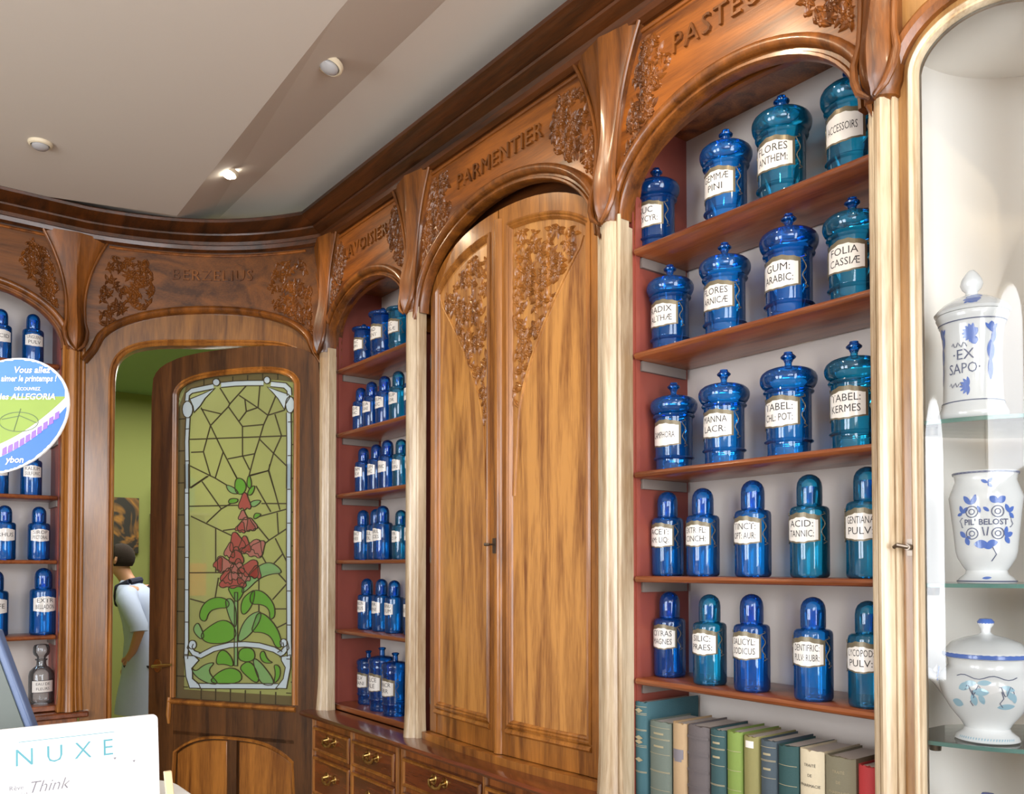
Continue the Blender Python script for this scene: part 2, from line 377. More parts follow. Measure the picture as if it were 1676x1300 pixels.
# ================================================================== carving, arches, pilasters
def leaf_pts(L, Wd, H):
    rows = []
    for i in range(6):
        t = i/5; hw = Wd*math.sin(PI*min(1, t**.8*.98+.02))*(1-.25*t)+.0004
        rows.append([(t*L, -hw, 0), (t*L, -hw*.5, H*.8*math.sin(PI*t*.9+.2)), (t*L, 0, H*.35*math.sin(PI*t*.9+.2)), (t*L, hw*.5, H*.8*math.sin(PI*t*.9+.2)), (t*L, hw, 0)])
    return rows
def carve(mb, inside, box, w0, n, size=.040, seed=1, hgt=.009):
    rr = random.Random(seed); u0, u1, v0, v1 = box; k = 0; tries = 0
    while k < n and tries < n*40:
        tries += 1; u, v = rr.uniform(u0, u1), rr.uniform(v0, v1)
        if not inside(u, v): continue
        k += 1; base = rr.uniform(0, 2*PI)
        for j in range(rr.choice((3, 5, 5))):
            a = base+j*(2*PI/5)+rr.uniform(-.2, .2); L = size*rr.uniform(.6, 1.05); ca, sa = math.cos(a), math.sin(a)
            if not inside(u+ca*L*.8, v+sa*L*.8): continue
            mb.grid([[(u+x*ca-y*sa, v+x*sa+y*ca, w0+z) for x, y, z in r] for r in leaf_pts(L, L*.26, hgt)])
        rows = []
        for i in range(4):
            q = i/3*PI/2; rows.append([(u+.006*math.cos(q)*math.cos(j*PI/3), v+.006*math.cos(q)*math.sin(j*PI/3), w0+hgt*.9*math.sin(q)) for j in range(6)])
        mb.grid(rows, True)
def arch_v(u, uc, a, spring, rise, n=2.0): return spring+rise*max(0, 1-min(1, abs((u-uc)/a))**n)**(1/n)
def arch_path(uc, a, spring, rise, n=2.0, k=28):
    P = []
    for i in range(k+1):
        t = PI-PI*i/k; c, s = math.cos(t), math.sin(t)
        P.append((uc+a*math.copysign(abs(c)**(2/n), c), spring+rise*abs(s)**(2/n)))
    return P
def arch_us(uc, a, k=24): return [uc+a*math.sin(x) for x in lin(-PI/2, PI/2, k)]
BEAD = [(-.016, -.02), (-.016, .012), (-.012, .022), (-.004, .028), (.006, .028), (.014, .022), (.018, .012), (.018, -.02)]
BEAD2 = [(-.008, -.03), (-.008, .004), (-.003, .012), (.004, .012), (.008, .004), (.008, -.03)]
def frieze(mp, root, uc, half, ao, spring, rise, text=None, nrm=2.0, lsize=.088, wide=None, seed=3, tv=1.60, carve_n=64, ul=None, ur=None):
    """spandrel board over an arch with carved leaves and lettering"""
    L, Rr = uc-half, uc+half
    us = sorted(set([L, uc-ao-1e-4]+arch_us(uc, ao, 28)+[uc+ao+1e-4, Rr]))
    fz = MB(mp).plate(us, lambda u: arch_v(u, uc, ao, spring, rise, nrm) if abs(u-uc) < ao else spring-.02, lambda u: 1.775, -.03, -.002)
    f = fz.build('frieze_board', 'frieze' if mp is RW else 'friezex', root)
    m = MB(mp); m.sweep([(L+.10, 1.742), (Rr-.10, 1.742)] if not ul else lin2(L+.1, Rr-.1, 1.742, 14), [(-.008, -.004), (-.006, .004), (0, .008), (.006, .004), (.008, -.004)])
    m.build('top_bead', 'frieze', f, smooth=True)
    m = MB(mp)
    def ins(u, v):
        d = half-abs(u-uc)
        flare = .055+.12*max(0, (v-1.35)/.42)**2.2
        lim = .33 if half > .5 else .27
        return v < 1.715 and d > flare+.012 and v > arch_v(u, uc, ao, spring, rise, nrm)+.035 and d < lim-.10*abs(v-1.6)/.1*.5
    carve(m, ins, (L, L+.36, 1.28, 1.72), -.002, carve_n, seed=seed); m.build('leaf_carving', 'carve', f, smooth=True, angle=60); m = MB(mp); carve(m, ins, (Rr-.36, Rr, 1.28, 1.72), -.002, carve_n, seed=seed+1)
    m.build('leaf_carving', 'carve', f, smooth=True, angle=60)
    if text:
        m = MB(mp); s_ = -1 if mp is RW else 1
        add_text(m, text, lambda x, y, h: (uc+s_*x, tv+y, -.002+h), width=wide, size=lsize, thick=.010, bold=0, space=1.15)
        m.build('carved_lettering', 'carve', f)
    return f
def lin2(a, b, v, n): return [(x, v) for x in lin(a, b, n)]
def arch_mould(mp, root, uc, ao, spring, rise, nrm=2.0, k=34):
    tail = lambda a: ([(uc-a-.026, spring-.052), (uc-a-.014, spring-.034), (uc-a-.004, spring-.015)], [(uc+a+.004, spring-.015), (uc+a+.014, spring-.034), (uc+a+.026, spring-.052)])
    m = MB(mp); P = tail(ao-.004)[0]+arch_path(uc, ao-.004, spring, rise-.004, nrm, k)+tail(ao-.004)[1]; m.sweep(P, BEAD)
    P2 = arch_path(uc, ao-.034, spring-.01, rise-.026, nrm, k); m.sweep(P2, BEAD2)
    P3 = arch_path(uc, ao-.020, spring-.005, rise-.016, nrm, k); m.sweep(P3, [(-.008, -.06), (-.008, .004), (.008, .004), (.008, -.06)])
    return m.build('arch_moulding', 'carve', root, smooth=True, angle=40)
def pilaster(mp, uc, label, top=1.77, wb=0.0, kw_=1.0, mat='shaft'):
    o0 = mp(uc, -ZC, 0); root = thing('pilaster', label, 'pilaster', (o0[0], o0[1], 0), 'carved pilasters between the cabinets')
    sec = [(-.056, -.03), (-.056, .010), (-.050, .016), (-.043, .014), (-.041, .010), (-.037, .018), (-.030, .030), (-.018, .038), (-.006, .040), (.006, .037), (.012, .030), (.014, .024), (.018, .028), (.022, .028), (.026, .022), (.030, .016), (.038, .012), (.046, .014), (.052, .012), (.056, .006), (.056, -.03)]
    rows = []
    for v in [-.765, -.76, -.73, -.69, -.64, -.58, -.5, 0, .5, 1.0, 1.17]:
        k = (1+.13*max(0, (-.60-v)/.165)**1.5)*kw_; kw = 1+.28*max(0, (-.60-v)/.165)**1.5
        rows.append([(uc+du*k, v, wb+(w*kw if w > 0 else w)) for du, w in sec])
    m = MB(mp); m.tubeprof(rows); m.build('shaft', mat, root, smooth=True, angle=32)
    rows = []; n = 16
    def hw(v): return .046+.120*max(0, (v-1.38)/.39)**1.9+.006*math.exp(-((v-1.24)/.05)**2)
    def fw(v): return .034+.012*max(0, (v-1.5)/.27)+.036*math.exp(-((v-1.25)/.13)**2)
    vs = lin(1.775, 1.34, 14)+lin(1.32, 1.165, 8)+[1.15, 1.14]
    for v in vs:
        h, f = hw(v), fw(v)
        if v < 1.17: h *= .86 if v > 1.145 else .5; f *= .92 if v > 1.145 else .5
        r = [(uc-h, v, -.035)]
        for j in range(n+1):
            s = -1+2*j/n; w = f*(1-.72*abs(s)**2.2)+.009*math.exp(-(s/.13)**2)-.003*math.exp(-((abs(s)-.5)/.12)**2)
            r.append((uc+h*s, v, wb+w))
        r.append((uc+h, v, -.035)); rows.append(r)
    m = MB(mp); m.tubeprof(rows); b = m.build('bracket', 'carve', root, smooth=True, angle=50)
    for sgn in (-1, 1):      # ribs that run down the bracket and lap over its foot
        m = MB(lambda x, y, z: mp(x, y, z)); pts = []
        for v in lin(1.765, 1.30, 12): pts.append((uc+sgn*hw(v)*.96, v, wb+fw(v)*.42+.004))
        pts += [(uc+sgn*.056, 1.25, wb+.038), (uc+sgn*.050, 1.205, wb+.046), (uc+sgn*.034, 1.168, wb+.054), (uc+sgn*.008, 1.146, wb+.054)]
        m.tube(pts, [.007]*9+[.008]*4+[.010, .011, .010, .005], 8); m.build('rib', 'carve', b, smooth=True)
    return root
def shelf_board(mp, u0, u1, v, root, d0=-.315, front=-.05):
    m = MB(mp); p = [(d0, v-.020), (front-.004, v-.020), (front, v-.016), (front+.003, v-.010), (front, v-.004), (front-.004, v), (d0, v)]
    m.tubeprof([[(u, vv, w) for w, vv in p] for u in (u0, u1)]); return m.build('shelf', 'shelf', root, smooth=True, angle=50)
def open_cabinet(mp, uc, label, shelves, text, seed, half=.4775, wide=.62, floor=True):
    o0 = mp(uc, -ZC, 0); root = thing('shelf_cabinet', label, 'cabinet', (o0[0], o0[1], 0))
    a = .43
    frieze(mp, root, uc, half, .462, 1.165, .31, text, seed=seed, wide=wide)
    arch_mould(mp, root, uc, .462, 1.165, .31)
    m = MB(mp)     # recessed face frame with the inner arch
    us = [uc-half, uc-a-1e-4]+arch_us(uc, a-.004, 26)+[uc+a+1e-4, uc+half]
    us = sorted(us)
    m.plate(us, lambda u: arch_v(u, uc, a-.003, 1.20, .235, 2.4) if abs(u-uc) < a-.0035 else 1.08, lambda u: 1.60, -.085, -.062)
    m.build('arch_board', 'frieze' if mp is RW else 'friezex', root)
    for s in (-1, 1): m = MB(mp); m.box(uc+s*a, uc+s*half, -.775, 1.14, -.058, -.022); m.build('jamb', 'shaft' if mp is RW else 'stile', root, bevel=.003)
    for s in (-1, 1):
        m = MB(mp); m.box(uc+s*a, uc+s*(a+.018), -.775, 1.56, -.34, -.055); sp = m.build('side_panel', 'red', root)
        m = MB(mp)      # notched strip that carries the shelves
        x = uc+s*(a-.007); n = 110; rows = []
        for i in range(n+1):
            v = -.76+i*2.2/n; e = .007*(i % 2); rows.append([(x, v, -.085+e), (x, v, -.064), (x+s*.007, v, -.064), (x+s*.007, v, -.085+e)])
        m.tubeprof(rows); m.build('shelf_rack', 'red', sp)
        for v in shelves: m = MB(mp); m.box(uc+s*(a-.012), uc+s*a, v-.054, v-.021, -.31, -.09); m.build('shelf_cleat', 'cleat', sp)
    m = MB(mp); m.box(uc-a-.018, uc+a+.018, -.775, 1.56, -.345, -.33); m.build('back_panel', 'back', root)
    m = MB(mp); m.box(uc-a-.018, uc+a+.018, 1.52, 1.56, -.34, -.055); m.build('top_board', 'wood', root)
    for v in shelves: shelf_board(mp, uc-a+.012, uc+a-.012, v, root)
    if floor: m = MB(mp); m.box(uc-a, uc+a, -.765, -.735, -.33, -.045); m.build('bottom_board', 'shelf', root, bevel=.004)
    return root
SH = [1.065, .713, .352, .000, -.355]
open_cabinet(RW, 1.567, 'open walnut shelf cabinet with an arched top nearest the glass cabinet', [1.065, .713, .314, -.033, -.371], 'PASTEUR', 11, floor=False)
open_cabinet(RW, 3.795, 'open walnut shelf cabinet in the corner, right of the glazed door', [1.065, .718, .388, .033, -.340], 'LAVOISIER', 21)
open_cabinet(BW, .425, 'open walnut shelf cabinet left of the glazed door', [1.076, .707, .374, .032, -.367], None, 31)
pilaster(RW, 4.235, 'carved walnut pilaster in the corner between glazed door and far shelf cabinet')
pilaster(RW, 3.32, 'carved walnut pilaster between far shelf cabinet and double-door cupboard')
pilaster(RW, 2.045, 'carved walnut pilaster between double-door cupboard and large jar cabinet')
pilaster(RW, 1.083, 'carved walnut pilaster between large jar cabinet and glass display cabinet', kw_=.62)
pilaster(BW, .905, 'carved walnut pilaster left of the glazed door, on the back wall', mat='stile')
pilaster(BW, -.055, 'carved walnut pilaster at the left end of the back wall', mat='stile')

# ------------------------------------------------------------------ double-door cupboard
uc = 2.6825; half = .6375
root = thing('cupboard', 'tall walnut double-door cupboard with carved floral panels under a wide arch', 'cupboard', (2.0, uc, 0))
frieze(RW, root, uc, half, .605, 1.15, .375, 'PARMENTIER', seed=41, wide=.80, carve_n=80)
arch_mould(RW, root, uc, .605, 1.15, .375)
def dtop(u): return 1.165+.255*max(0, 1-abs((u-uc)/.562)**2.2)**(1/2.2)
m = MB(RW); us = sorted([uc-half, uc-.5601]+lin(uc-.56, uc+.56, 26)+[uc+.5601, uc+half])
m.plate(us, lambda u: dtop(u)-.01 if abs(u-uc) < .5605 else -.765, lambda u: 1.60, -.12, -.095); m.build('face_frame', 'cornice', root)  # dark cornice wood paints in the shade of the recess under the arch
m = MB(RW); m.box(uc-.56, uc+.56, -.775, 1.5, -.36, -.34); m.build('back_panel', 'wood', root)
def bow(u): return .035*(1-min(1, abs((u-uc)/.56))**2)
def DM(u, v, w): return RW(u, v, w-.052+bow(u))
m = MB(DM); m.plate(lin(uc-.565, uc+.565, 14), lambda u: -.765, lambda u: -.735, -.03, .050); m.build('plinth', 'stile', root)
def cup_door(u0, u1, inner, name):
    """inner = u of the meeting edge"""
    sgn = 1 if inner == u0 else -1
    m = MB(DM); us = lin(u0, u1, 24); m.plate(us, lambda u: -.732, lambda u: dtop(u)-.004, -.02, 0); d = m.build('door', 'stile', root)
    st = .062; a0, a1 = u0+st, u1-st
    pt = lambda u: dtop(u)-.085
    # raised frame: stiles, rails
    m = MB(DM)
    m.plate(lin(u0, a0, 8), lambda u: -.732, lambda u: dtop(u)-.004, 0, .014); m.plate(lin(a1, u1, 8), lambda u: -.732, lambda u: dtop(u)-.004, 0, .014)
    m.plate(lin(a0, a1, 8), pt, lambda u: dtop(u)-.004, 0, .014); m.plate(lin(a0, a1, 4), lambda u: -.732, lambda u: -.62, 0, .010)
    m.build('door_frame', 'stile', d, smooth=True, angle=25)
    m = MB(DM); m.plate(lin(a0, a1, 8), lambda u: -.60, pt, 0, .004); m.build('door_panel', 'panel', d)
    per = [(a0, -.61), (a1, -.61)]+[(u, pt(u)) for u in lin(a1, a0, 10)]
    pr = [(-.012, 0), (-.012, .018), (-.004, .022), (.002, .016), (.007, .019), (.012, .014), (.016, .004)]
    m = MB(DM); m.sweep(per, pr, closed=True)
    m.sweep([(a0-.012, -.635), (a1+.012, -.635)], [(-.014, 0), (-.014, .018), (-.006, .026), (.004, .022), (.012, .010), (.012, 0)])
    m.build('panel_moulding', 'stile', d, smooth=True, angle=40)
    # carved spray, bounded by a line that swoops down towards the meeting edge
    e = (a0 if sgn > 0 else a1)+sgn*.022
    wid = (a1-a0)-.075
    def edge(v): t = (v-.55)/(.98-.55+.18); return wid*max(0, min(1, t))**1.55+.02
    def ins(u, v): x = (u-e)*sgn; return 0 < x < edge(v) and .56 < v < pt(u)-.035
    m = MB(DM); carve(m, ins, (min(e, e+sgn*wid), max(e, e+sgn*wid), .56, 1.3), .004, 95, size=.045, seed=51+int(sgn), hgt=.009)
    m.build('floral_carving', 'stile', d, smooth=True, angle=60)
    pth_ = [(e+sgn*(edge(v)+.004), v) for v in lin(min(pt(e+sgn*wid)-.03, 1.18), .56, 16)]+[(e+sgn*(.024-.02*i/6), .56-.12*i/6*2.4) for i in range(1, 7)]
    m = MB(DM); m.sweep(pth_, [(-.005, .003), (-.003, .010), (.002, .011), (.006, .003)]); m.build('carved_line', 'panel', d, smooth=True)
    hu = u1 if sgn > 0 else u0
    for hv in (.05, -.58, .92):
        m = MB(DM); m.tube([(hu, hv-.035, .010), (hu, hv+.035, .010)], .007, 8); m.build('hinge', 'steel', d, smooth=True)
    return d
cup_door(uc+.004, uc+.555, uc+.004, 'far'); near = cup_door(uc-.555, uc-.004, uc-.004, 'near')
m = MB(DM); rows = []
for v in [-.732]+lin(-.70, 1.34, 4)+[1.376]: rows.append([(uc+du, v, w) for du, w in ((-.024, .0), (-.024, .016), (-.014, .026), (0, .031), (.014, .026), (.024, .016), (.024, .0))])
m.tubeprof(rows); m.build('astragal', 'stile', near, smooth=True, angle=50)
m = MB(DM); m.tube([(uc+.004, .085, .03), (uc+.004, .085, .06)], .004, 8); m.tube([(uc+.004, .085, .056), (uc+.018, .085, .066), (uc+.028, .085, .058)], [.006, .007, .006], 8)
m.box(uc-.006, uc+.014, .05, .11, .030, .033); m.build('key', 'steel', near, smooth=True)

# ------------------------------------------------------------------ drawer cabinets under the worktop
def drawer(root, u0, u1, v0, v1, handle=True):
    DR = lambda u, v, w: RW(u, v, w+.065)
    m = MB(DR); m.box(u0, u1, v0, v1, -.02, .004); d = m.build('drawer', 'top', root, bevel=.002)
    m = MB(DR); m.sweep([(u0+.012, v0+.012), (u1-.012, v0+.012), (u1-.012, v1-.012), (u0+.012, v1-.012)], [(-.010, .003), (-.006, .011), (.002, .012), (.008, .003)], closed=True)
    m.build('drawer_moulding', 'stile', d, smooth=True)
    if handle:
        c = (u0+u1)/2; v = (v0+v1)/2+.005
        m = MB(lambda u, v_, w: DR(c+(u-c)*1.25, v+(v_-v)*1.25, w*1.15))
        for s in (-1, 1):
            m.tube([(c+s*.034, v+.010, .003), (c+s*.036, v+.008, .022)], [.009, .006], 10)
            m.sweep([(c+s*.034+.013*math.cos(t), v+.010+.015*math.sin(t)) for t in lin(0, 2*PI, 10)[:-1]], [(-.004, .003), (-.002, .007), (.003, .003)], closed=True)
        m.tube([(c-.038, v+.010, .022), (c-.030, v-.004, .026), (c-.012, v-.010, .028), (c, v-.006, .030), (c+.012, v-.010, .028), (c+.030, v-.004, .026), (c+.038, v+.010, .022)], [.005, .006, .006, .009, .006, .006, .005], 10)
        m.build('bail_handle', 'brass', d, smooth=True)
def drawer_cabinet(u0, u1, cols, label, g=.028):
    root = thing('drawer_cabinet', label, 'drawers', (2.0, (u0+u1)/2, 0))
    m = MB(RW); m.box(u0, u1, -ZC, -.795, -.40, .05); m.build('carcass', 'wood', root)
    rows_ = [(-.975, -.845), (-1.20, -1.0), (-1.45, -1.225)]
    w = (u1-u0-g*(cols+1))/cols
    for v0, v1 in rows_:
        for c in range(cols): drawer(root, u0+g+c*(w+g), u0+g+c*(w+g)+w, v0, v1)
    for c in range(cols+1):
        m = MB(RW); x = u0+g/2+c*(w+g); m.tubeprof([[(x+du, v, ww) for du, ww in ((-.011, .05), (-.009, .062), (0, .070), (.009, .062), (.011, .05))] for v in (-1.5, -.80)])
        m.build('reeded_divider', 'stile', root, smooth=True)
    return root
drawer_cabinet(3.34, 4.25, 2, 'walnut drawer cabinet under the far shelf cabinet, next to the glazed door')
drawer_cabinet(2.05, 3.32, 2, 'walnut drawer cabinet under the double-door cupboard')
m = MB(RW); m.box(1.06, 2.03, -ZC, -.795, -.40, .05); o = m.build('base_cabinet', 'wood', None, bevel=.004)
tag(o, 'plain walnut base below the large jar cabinet', 'cabinet')
m = MB(BW); m.box(-.05, .99, -.80, -.768, -.35, .045); o = m.build('ledge', 'top', None, bevel=.008)
tag(o, 'moulded walnut ledge under the left shelf cabinet', 'ledge')
m = MB(BW); m.box(-.02, .94, -ZC, -.80, -.35, .015); o = m.build('base_cabinet', 'wood', None, bevel=.004)
tag(o, 'walnut base below the left shelf cabinet', 'cabinet')

# stained glass drawing: (distance from the free edge, height above eye level) in metres on the door leaf
LEAD=[[(.471,1.012),(.54,.916)],[(.654,1.014),(.54,.916),(.53,.901),(.408,.801)],[(.53,.901),(.627,.783)],[(.341,.907),(.408,.801)],[(.341,.899),(.476,.864)],[(.408,.801),(.36,.653),(.274,.654)],[(.36,.653),(.411,.511)],[(.408,.801),(.497,.646),(.595,.488)],[(.497,.646),(.444,.499)],[(.603,.96),(.642,.936),(.727,.883)],[(.642,.936),(.652,.866),(.727,.883)],[(.652,.866),(.605,.816)],[(.742,1.005),(.73,.882),(.796,.836)],[(.848,.943),(.796,.836),(.769,.786),(.741,.706),(.711,.626),(.674,.506)],[(.796,.836),(.906,.858)],[(.627,.783),(.769,.786)],[(.627,.783),(.629,.619),(.677,.538)],[(.53,.605),(.711,.626)],[(.253,.729),(.932,.715)],[(.842,.839),(.886,.717),(.835,.623),(.802,.528),(.839,.428)],[(.741,.706),(.835,.623),(.924,.546)],[(.802,.528),(.674,.506)],[(.268,.576),(.444,.499),(.531,.453)],[(.388,.512),(.27,.451)],[(.396,.513),(.275,.449)],[(.352,.483),(.487,.323),(.387,.247)],[(.487,.323),(.574,.362)],[(.277,.286),(.558,.172)],[(.45,.215),(.453,-.034)],[(.244,.344),(.599,.341)],[(.248,-.038),(.893,-.033)],[(.501,.201),(.607,.212)],[(.541,.575),(.598,.485)],[(.678,.503),(.805,.529),(.811,.564)],[(.805,.529),(.879,.309)],[(.721,.445),(.819,.3)],[(.759,.347),(.95,.342)],[(.747,.276),(.926,.313)],[(.861,.294),(.87,.178)],[(.809,.143),(.927,.207)],[(.723,.231),(.809,.143),(.773,.118)],[(.85,.153),(.929,.017)],[(.899,.067),(.828,.002)],[(.755,.068),(.798,.007)],[(.858,-.028),(.929,-.093),(.835,-.184)],[(.744,-.064),(.746,-.257)],[(.836,-.235),(.93,-.233)],[(.848,-.345),(.931,-.308)],[(.276,-.187),(.391,-.211)],[(.472,-.065),(.448,-.19)]]
GLEAF=[[(.756,-.003),(.81,.009),(.858,-.018),(.87,-.043),(.816,-.044),(.75,-.064),(.69,-.115),(.653,-.136),(.671,-.085),(.701,-.044)],[(.542,-.116),(.653,-.116),(.604,-.198),(.573,-.167)],[(.36,-.285),(.373,-.232),(.417,-.195),(.48,-.184),(.53,-.204),(.524,-.235),(.468,-.236),(.417,-.252),(.399,-.304)],[(.53,-.199),(.567,-.193),(.593,-.249),(.593,-.331),(.562,-.301),(.537,-.24)],[(.636,-.248),(.641,-.187),(.69,-.151),(.714,-.145),(.703,-.207),(.66,-.258)],[(.714,-.148),(.775,-.15),(.835,-.205),(.842,-.265),(.812,-.28),(.812,-.235),(.775,-.211),(.703,-.212)],[(.619,-.412),(.643,-.33),(.691,-.278),(.752,-.261),(.74,-.317),(.68,-.38)],[(.752,-.272),(.8,-.286),(.86,-.345),(.885,-.424),(.849,-.43),(.825,-.381),(.777,-.362),(.716,-.364),(.734,-.317)],[(.374,-.388),(.431,-.345),(.5,-.313),(.556,-.332),(.582,-.382),(.545,-.414),(.482,-.426),(.406,-.423)],[(.31,-.353),(.335,-.327),(.355,-.357),(.374,-.393),(.355,-.409),(.316,-.379)],[(.471,-.55),(.483,-.493),(.52,-.476),(.564,-.516),(.571,-.557),(.521,-.543)],[(.62,-.514),(.632,-.463),(.705,-.46),(.718,-.51),(.669,-.527)],[(.306,-.578),(.326,-.618),(.396,-.651),(.472,-.653),(.396,-.595),(.446,-.551),(.383,-.564),(.332,-.602)],[(.434,-.655),(.484,-.601),(.559,-.572),(.621,-.595),(.615,-.646)],[(.633,-.564),(.693,-.531),(.743,-.6),(.731,-.641),(.657,-.594)],[(.718,-.52),(.766,-.539),(.851,-.635),(.779,-.644),(.743,-.6)],[(.76,-.489),(.778,-.528),(.838,-.526),(.802,-.512),(.784,-.468)],[(.85,-.545),(.886,-.554),(.886,-.604),(.851,-.635),(.862,-.585)],[(.585,-.147),(.606,-.147),(.608,-.555),(.587,-.556)],[(.586,.46),(.598,.488),(.635,.479),(.654,.442),(.63,.407),(.592,.418)],[(.666,.447),(.666,.483),(.678,.503),(.691,.467),(.687,.436)],[(.523,.457),(.574,.44),(.605,.408),(.549,.414)],[(.715,.445),(.685,.436),(.667,.401),(.697,.4)],[(.543,.353),(.549,.378),(.599,.377),(.593,.357)],[(.758,.362),(.71,.364),(.686,.349),(.71,.328)],[(.759,.286),(.723,.294),(.711,.277),(.717,.262)]]
GFLOW=[[(.646,.269),(.677,.268),(.696,.242),(.723,.212),(.708,.196),(.684,.206),(.662,.193),(.641,.206),(.616,.198),(.601,.214),(.628,.244)],[(.566,.181),(.592,.188),(.619,.158),(.655,.125),(.65,.1),(.625,.106),(.613,.084),(.589,.096),(.572,.077),(.551,.096),(.562,.142)],[(.719,.147),(.753,.138),(.756,.103),(.767,.06),(.739,.045),(.719,.062),(.687,.052),(.672,.074),(.639,.069),(.633,.093),(.683,.121)],[(.583,.105),(.608,.104),(.623,.072),(.645,.035),(.633,.014),(.613,.026),(.596,.01),(.579,.026),(.559,.015),(.546,.035),(.568,.072)],[(.468,.045),(.494,.056),(.528,.035),(.573,.014),(.573,-.008),(.546,-.007),(.538,-.028),(.511,-.022),(.498,-.04),(.473,-.028),(.473,.012)],[(.7,.034),(.734,.025),(.734,-.01),(.742,-.053),(.713,-.068),(.693,-.05),(.659,-.059),(.645,-.037),(.611,-.041),(.607,-.017),(.66,.01)],[(.597,.038),(.62,.038),(.633,.009),(.653,-.024),(.642,-.042),(.625,-.032),(.609,-.046),(.594,-.032),(.576,-.042),(.564,-.024),(.584,.009)],[(.549,-.037),(.595,-.037),(.623,-.067),(.664,-.101),(.641,-.121),(.605,-.11),(.573,-.126),(.54,-.111),(.504,-.122),(.48,-.102),(.522,-.068)],[(.629,.31),(.644,.31),(.653,.291),(.667,.27),(.659,.258),(.648,.265),(.637,.256),(.627,.265),(.615,.259),(.607,.271),(.621,.292)],[(.638,.406),(.659,.405),(.671,.373),(.691,.337),(.68,.317),(.664,.328),(.649,.313),(.634,.329),(.618,.318),(.607,.339),(.625,.374)],[(.768,.141),(.785,.128),(.775,.098),(.768,.062),(.747,.054),(.741,.073),(.719,.071),(.717,.091),(.697,.094),(.701,.114),(.738,.127)],[(.64,.165),(.661,.164),(.674,.133),(.693,.097),(.682,.077),(.666,.088),(.651,.072),(.636,.088),(.62,.077),(.609,.097),(.628,.133)],[(.55,.132),(.568,.128),(.574,.097),(.585,.061),(.573,.045),(.56,.058),(.545,.047),(.534,.064),(.518,.057),(.512,.078),(.534,.106)],[(.486,.049),(.5,.04),(.498,.012),(.499,-.022),(.485,-.032),(.477,-.017),(.462,-.022),(.457,-.004),(.441,-.005),(.441,.014),(.466,.032)],[(.563,.006),(.586,.01),(.607,-.017),(.635,-.046),(.628,-.068),(.607,-.06),(.595,-.078),(.575,-.067),(.559,-.081),(.543,-.064),(.556,-.026)],[(.537,-.012),(.557,-.018),(.561,-.05),(.569,-.086),(.554,-.101),(.541,-.087),(.522,-.096),(.512,-.078),(.493,-.083),(.488,-.062),(.516,-.036)],[(.616,-.017),(.637,-.01),(.659,-.035),(.689,-.062),(.684,-.083),(.664,-.078),(.654,-.097),(.635,-.088),(.621,-.103),(.605,-.088),(.613,-.049)],[(.723,.002),(.744,-.002),(.75,-.027),(.762,-.057),(.748,-.071),(.734,-.06),(.717,-.069),(.706,-.055),(.687,-.061),(.681,-.044),(.706,-.02)],[(.673,.262),(.69,.267),(.709,.247),(.733,.224),(.729,.207),(.713,.211),(.704,.196),(.688,.205),(.677,.192),(.663,.205),(.67,.236)],[(.627,.247),(.643,.242),(.646,.22),(.653,.194),(.641,.184),(.63,.195),(.615,.188),(.607,.201),(.591,.198),(.587,.212),(.61,.23)]]
GBORD=[[(.264,.961),(.36,.987),(.438,1.011),(.37,.957),(.338,.918),(.295,.883),(.288,.916)],[(.792,.994),(.86,.968),(.933,.942),(.942,.926),(.915,.891),(.906,.861),(.866,.921),(.829,.96)],[(.24,-.512),(.312,-.51),(.344,-.534),(.299,-.578),(.3,-.64),(.345,-.669),(.358,-.692),(.281,-.695),(.255,-.632)],[(.897,-.494),(.956,-.482),(.956,-.551),(.931,-.666),(.863,-.667),(.91,-.613),(.923,-.552),(.897,-.514)],[(.285,.9),(.281,.879),(.271,.863),(.257,.854),(.24,.855),(.225,.866),(.215,.883),(.211,.905),(.214,.926),(.224,.942),(.239,.951),(.256,.95),(.27,.939),(.281,.922)],[(.972,.882),(.969,.863),(.961,.848),(.95,.839),(.937,.84),(.925,.85),(.917,.866),(.914,.886),(.916,.906),(.924,.921),(.936,.929),(.949,.928),(.961,.919),(.969,.902)],[(.473,1.043),(.47,1.034),(.463,1.027),(.454,1.024),(.443,1.025),(.433,1.03),(.426,1.037),(.423,1.046),(.425,1.055),(.432,1.062),(.442,1.065),(.453,1.064),(.463,1.059),(.47,1.052)],[(.812,1.03),(.81,1.021),(.805,1.015),(.796,1.012),(.787,1.012),(.778,1.017),(.772,1.024),(.77,1.033),(.772,1.042),(.778,1.048),(.786,1.051),(.796,1.051),(.804,1.046),(.81,1.039)],[(.326,-.447),(.324,-.458),(.316,-.467),(.305,-.472),(.292,-.472),(.28,-.468),(.272,-.459),(.27,-.448),(.272,-.438),(.28,-.429),(.291,-.423),(.304,-.423),(.315,-.427),(.323,-.436)],[(.934,-.418),(.932,-.427),(.925,-.435),(.916,-.44),(.906,-.44),(.896,-.436),(.889,-.428),(.887,-.419),(.889,-.409),(.896,-.402),(.905,-.397),(.916,-.397),(.925,-.401),(.932,-.408)]]
GSTRIP=[[(.252,.859),(.245,.718),(.253,.446)],[(.243,.952),(.247,.99),(.277,1.008),(.376,1.018),(.428,1.023)],[(.481,1.027),(.577,1.028),(.666,1.024),(.767,1.017)],[(.816,1.008),(.908,.993),(.936,.968),(.939,.936)],[(.934,.843),(.938,.683),(.937,.425)],[(.245,.587),(.253,.06),(.257,-.465),(.251,-.528)],[(.939,.559),(.94,.057),(.946,-.412),(.95,-.492)],[(.35,-.511),(.445,-.467),(.557,-.441),(.656,-.434),(.753,-.438),(.849,-.457),(.897,-.479)],[(.333,-.68),(.875,-.656)],[(.291,-.437),(.279,-.464),(.305,-.494),(.356,-.508)],[(.92,-.411),(.93,-.443),(.909,-.468),(.879,-.484)]]
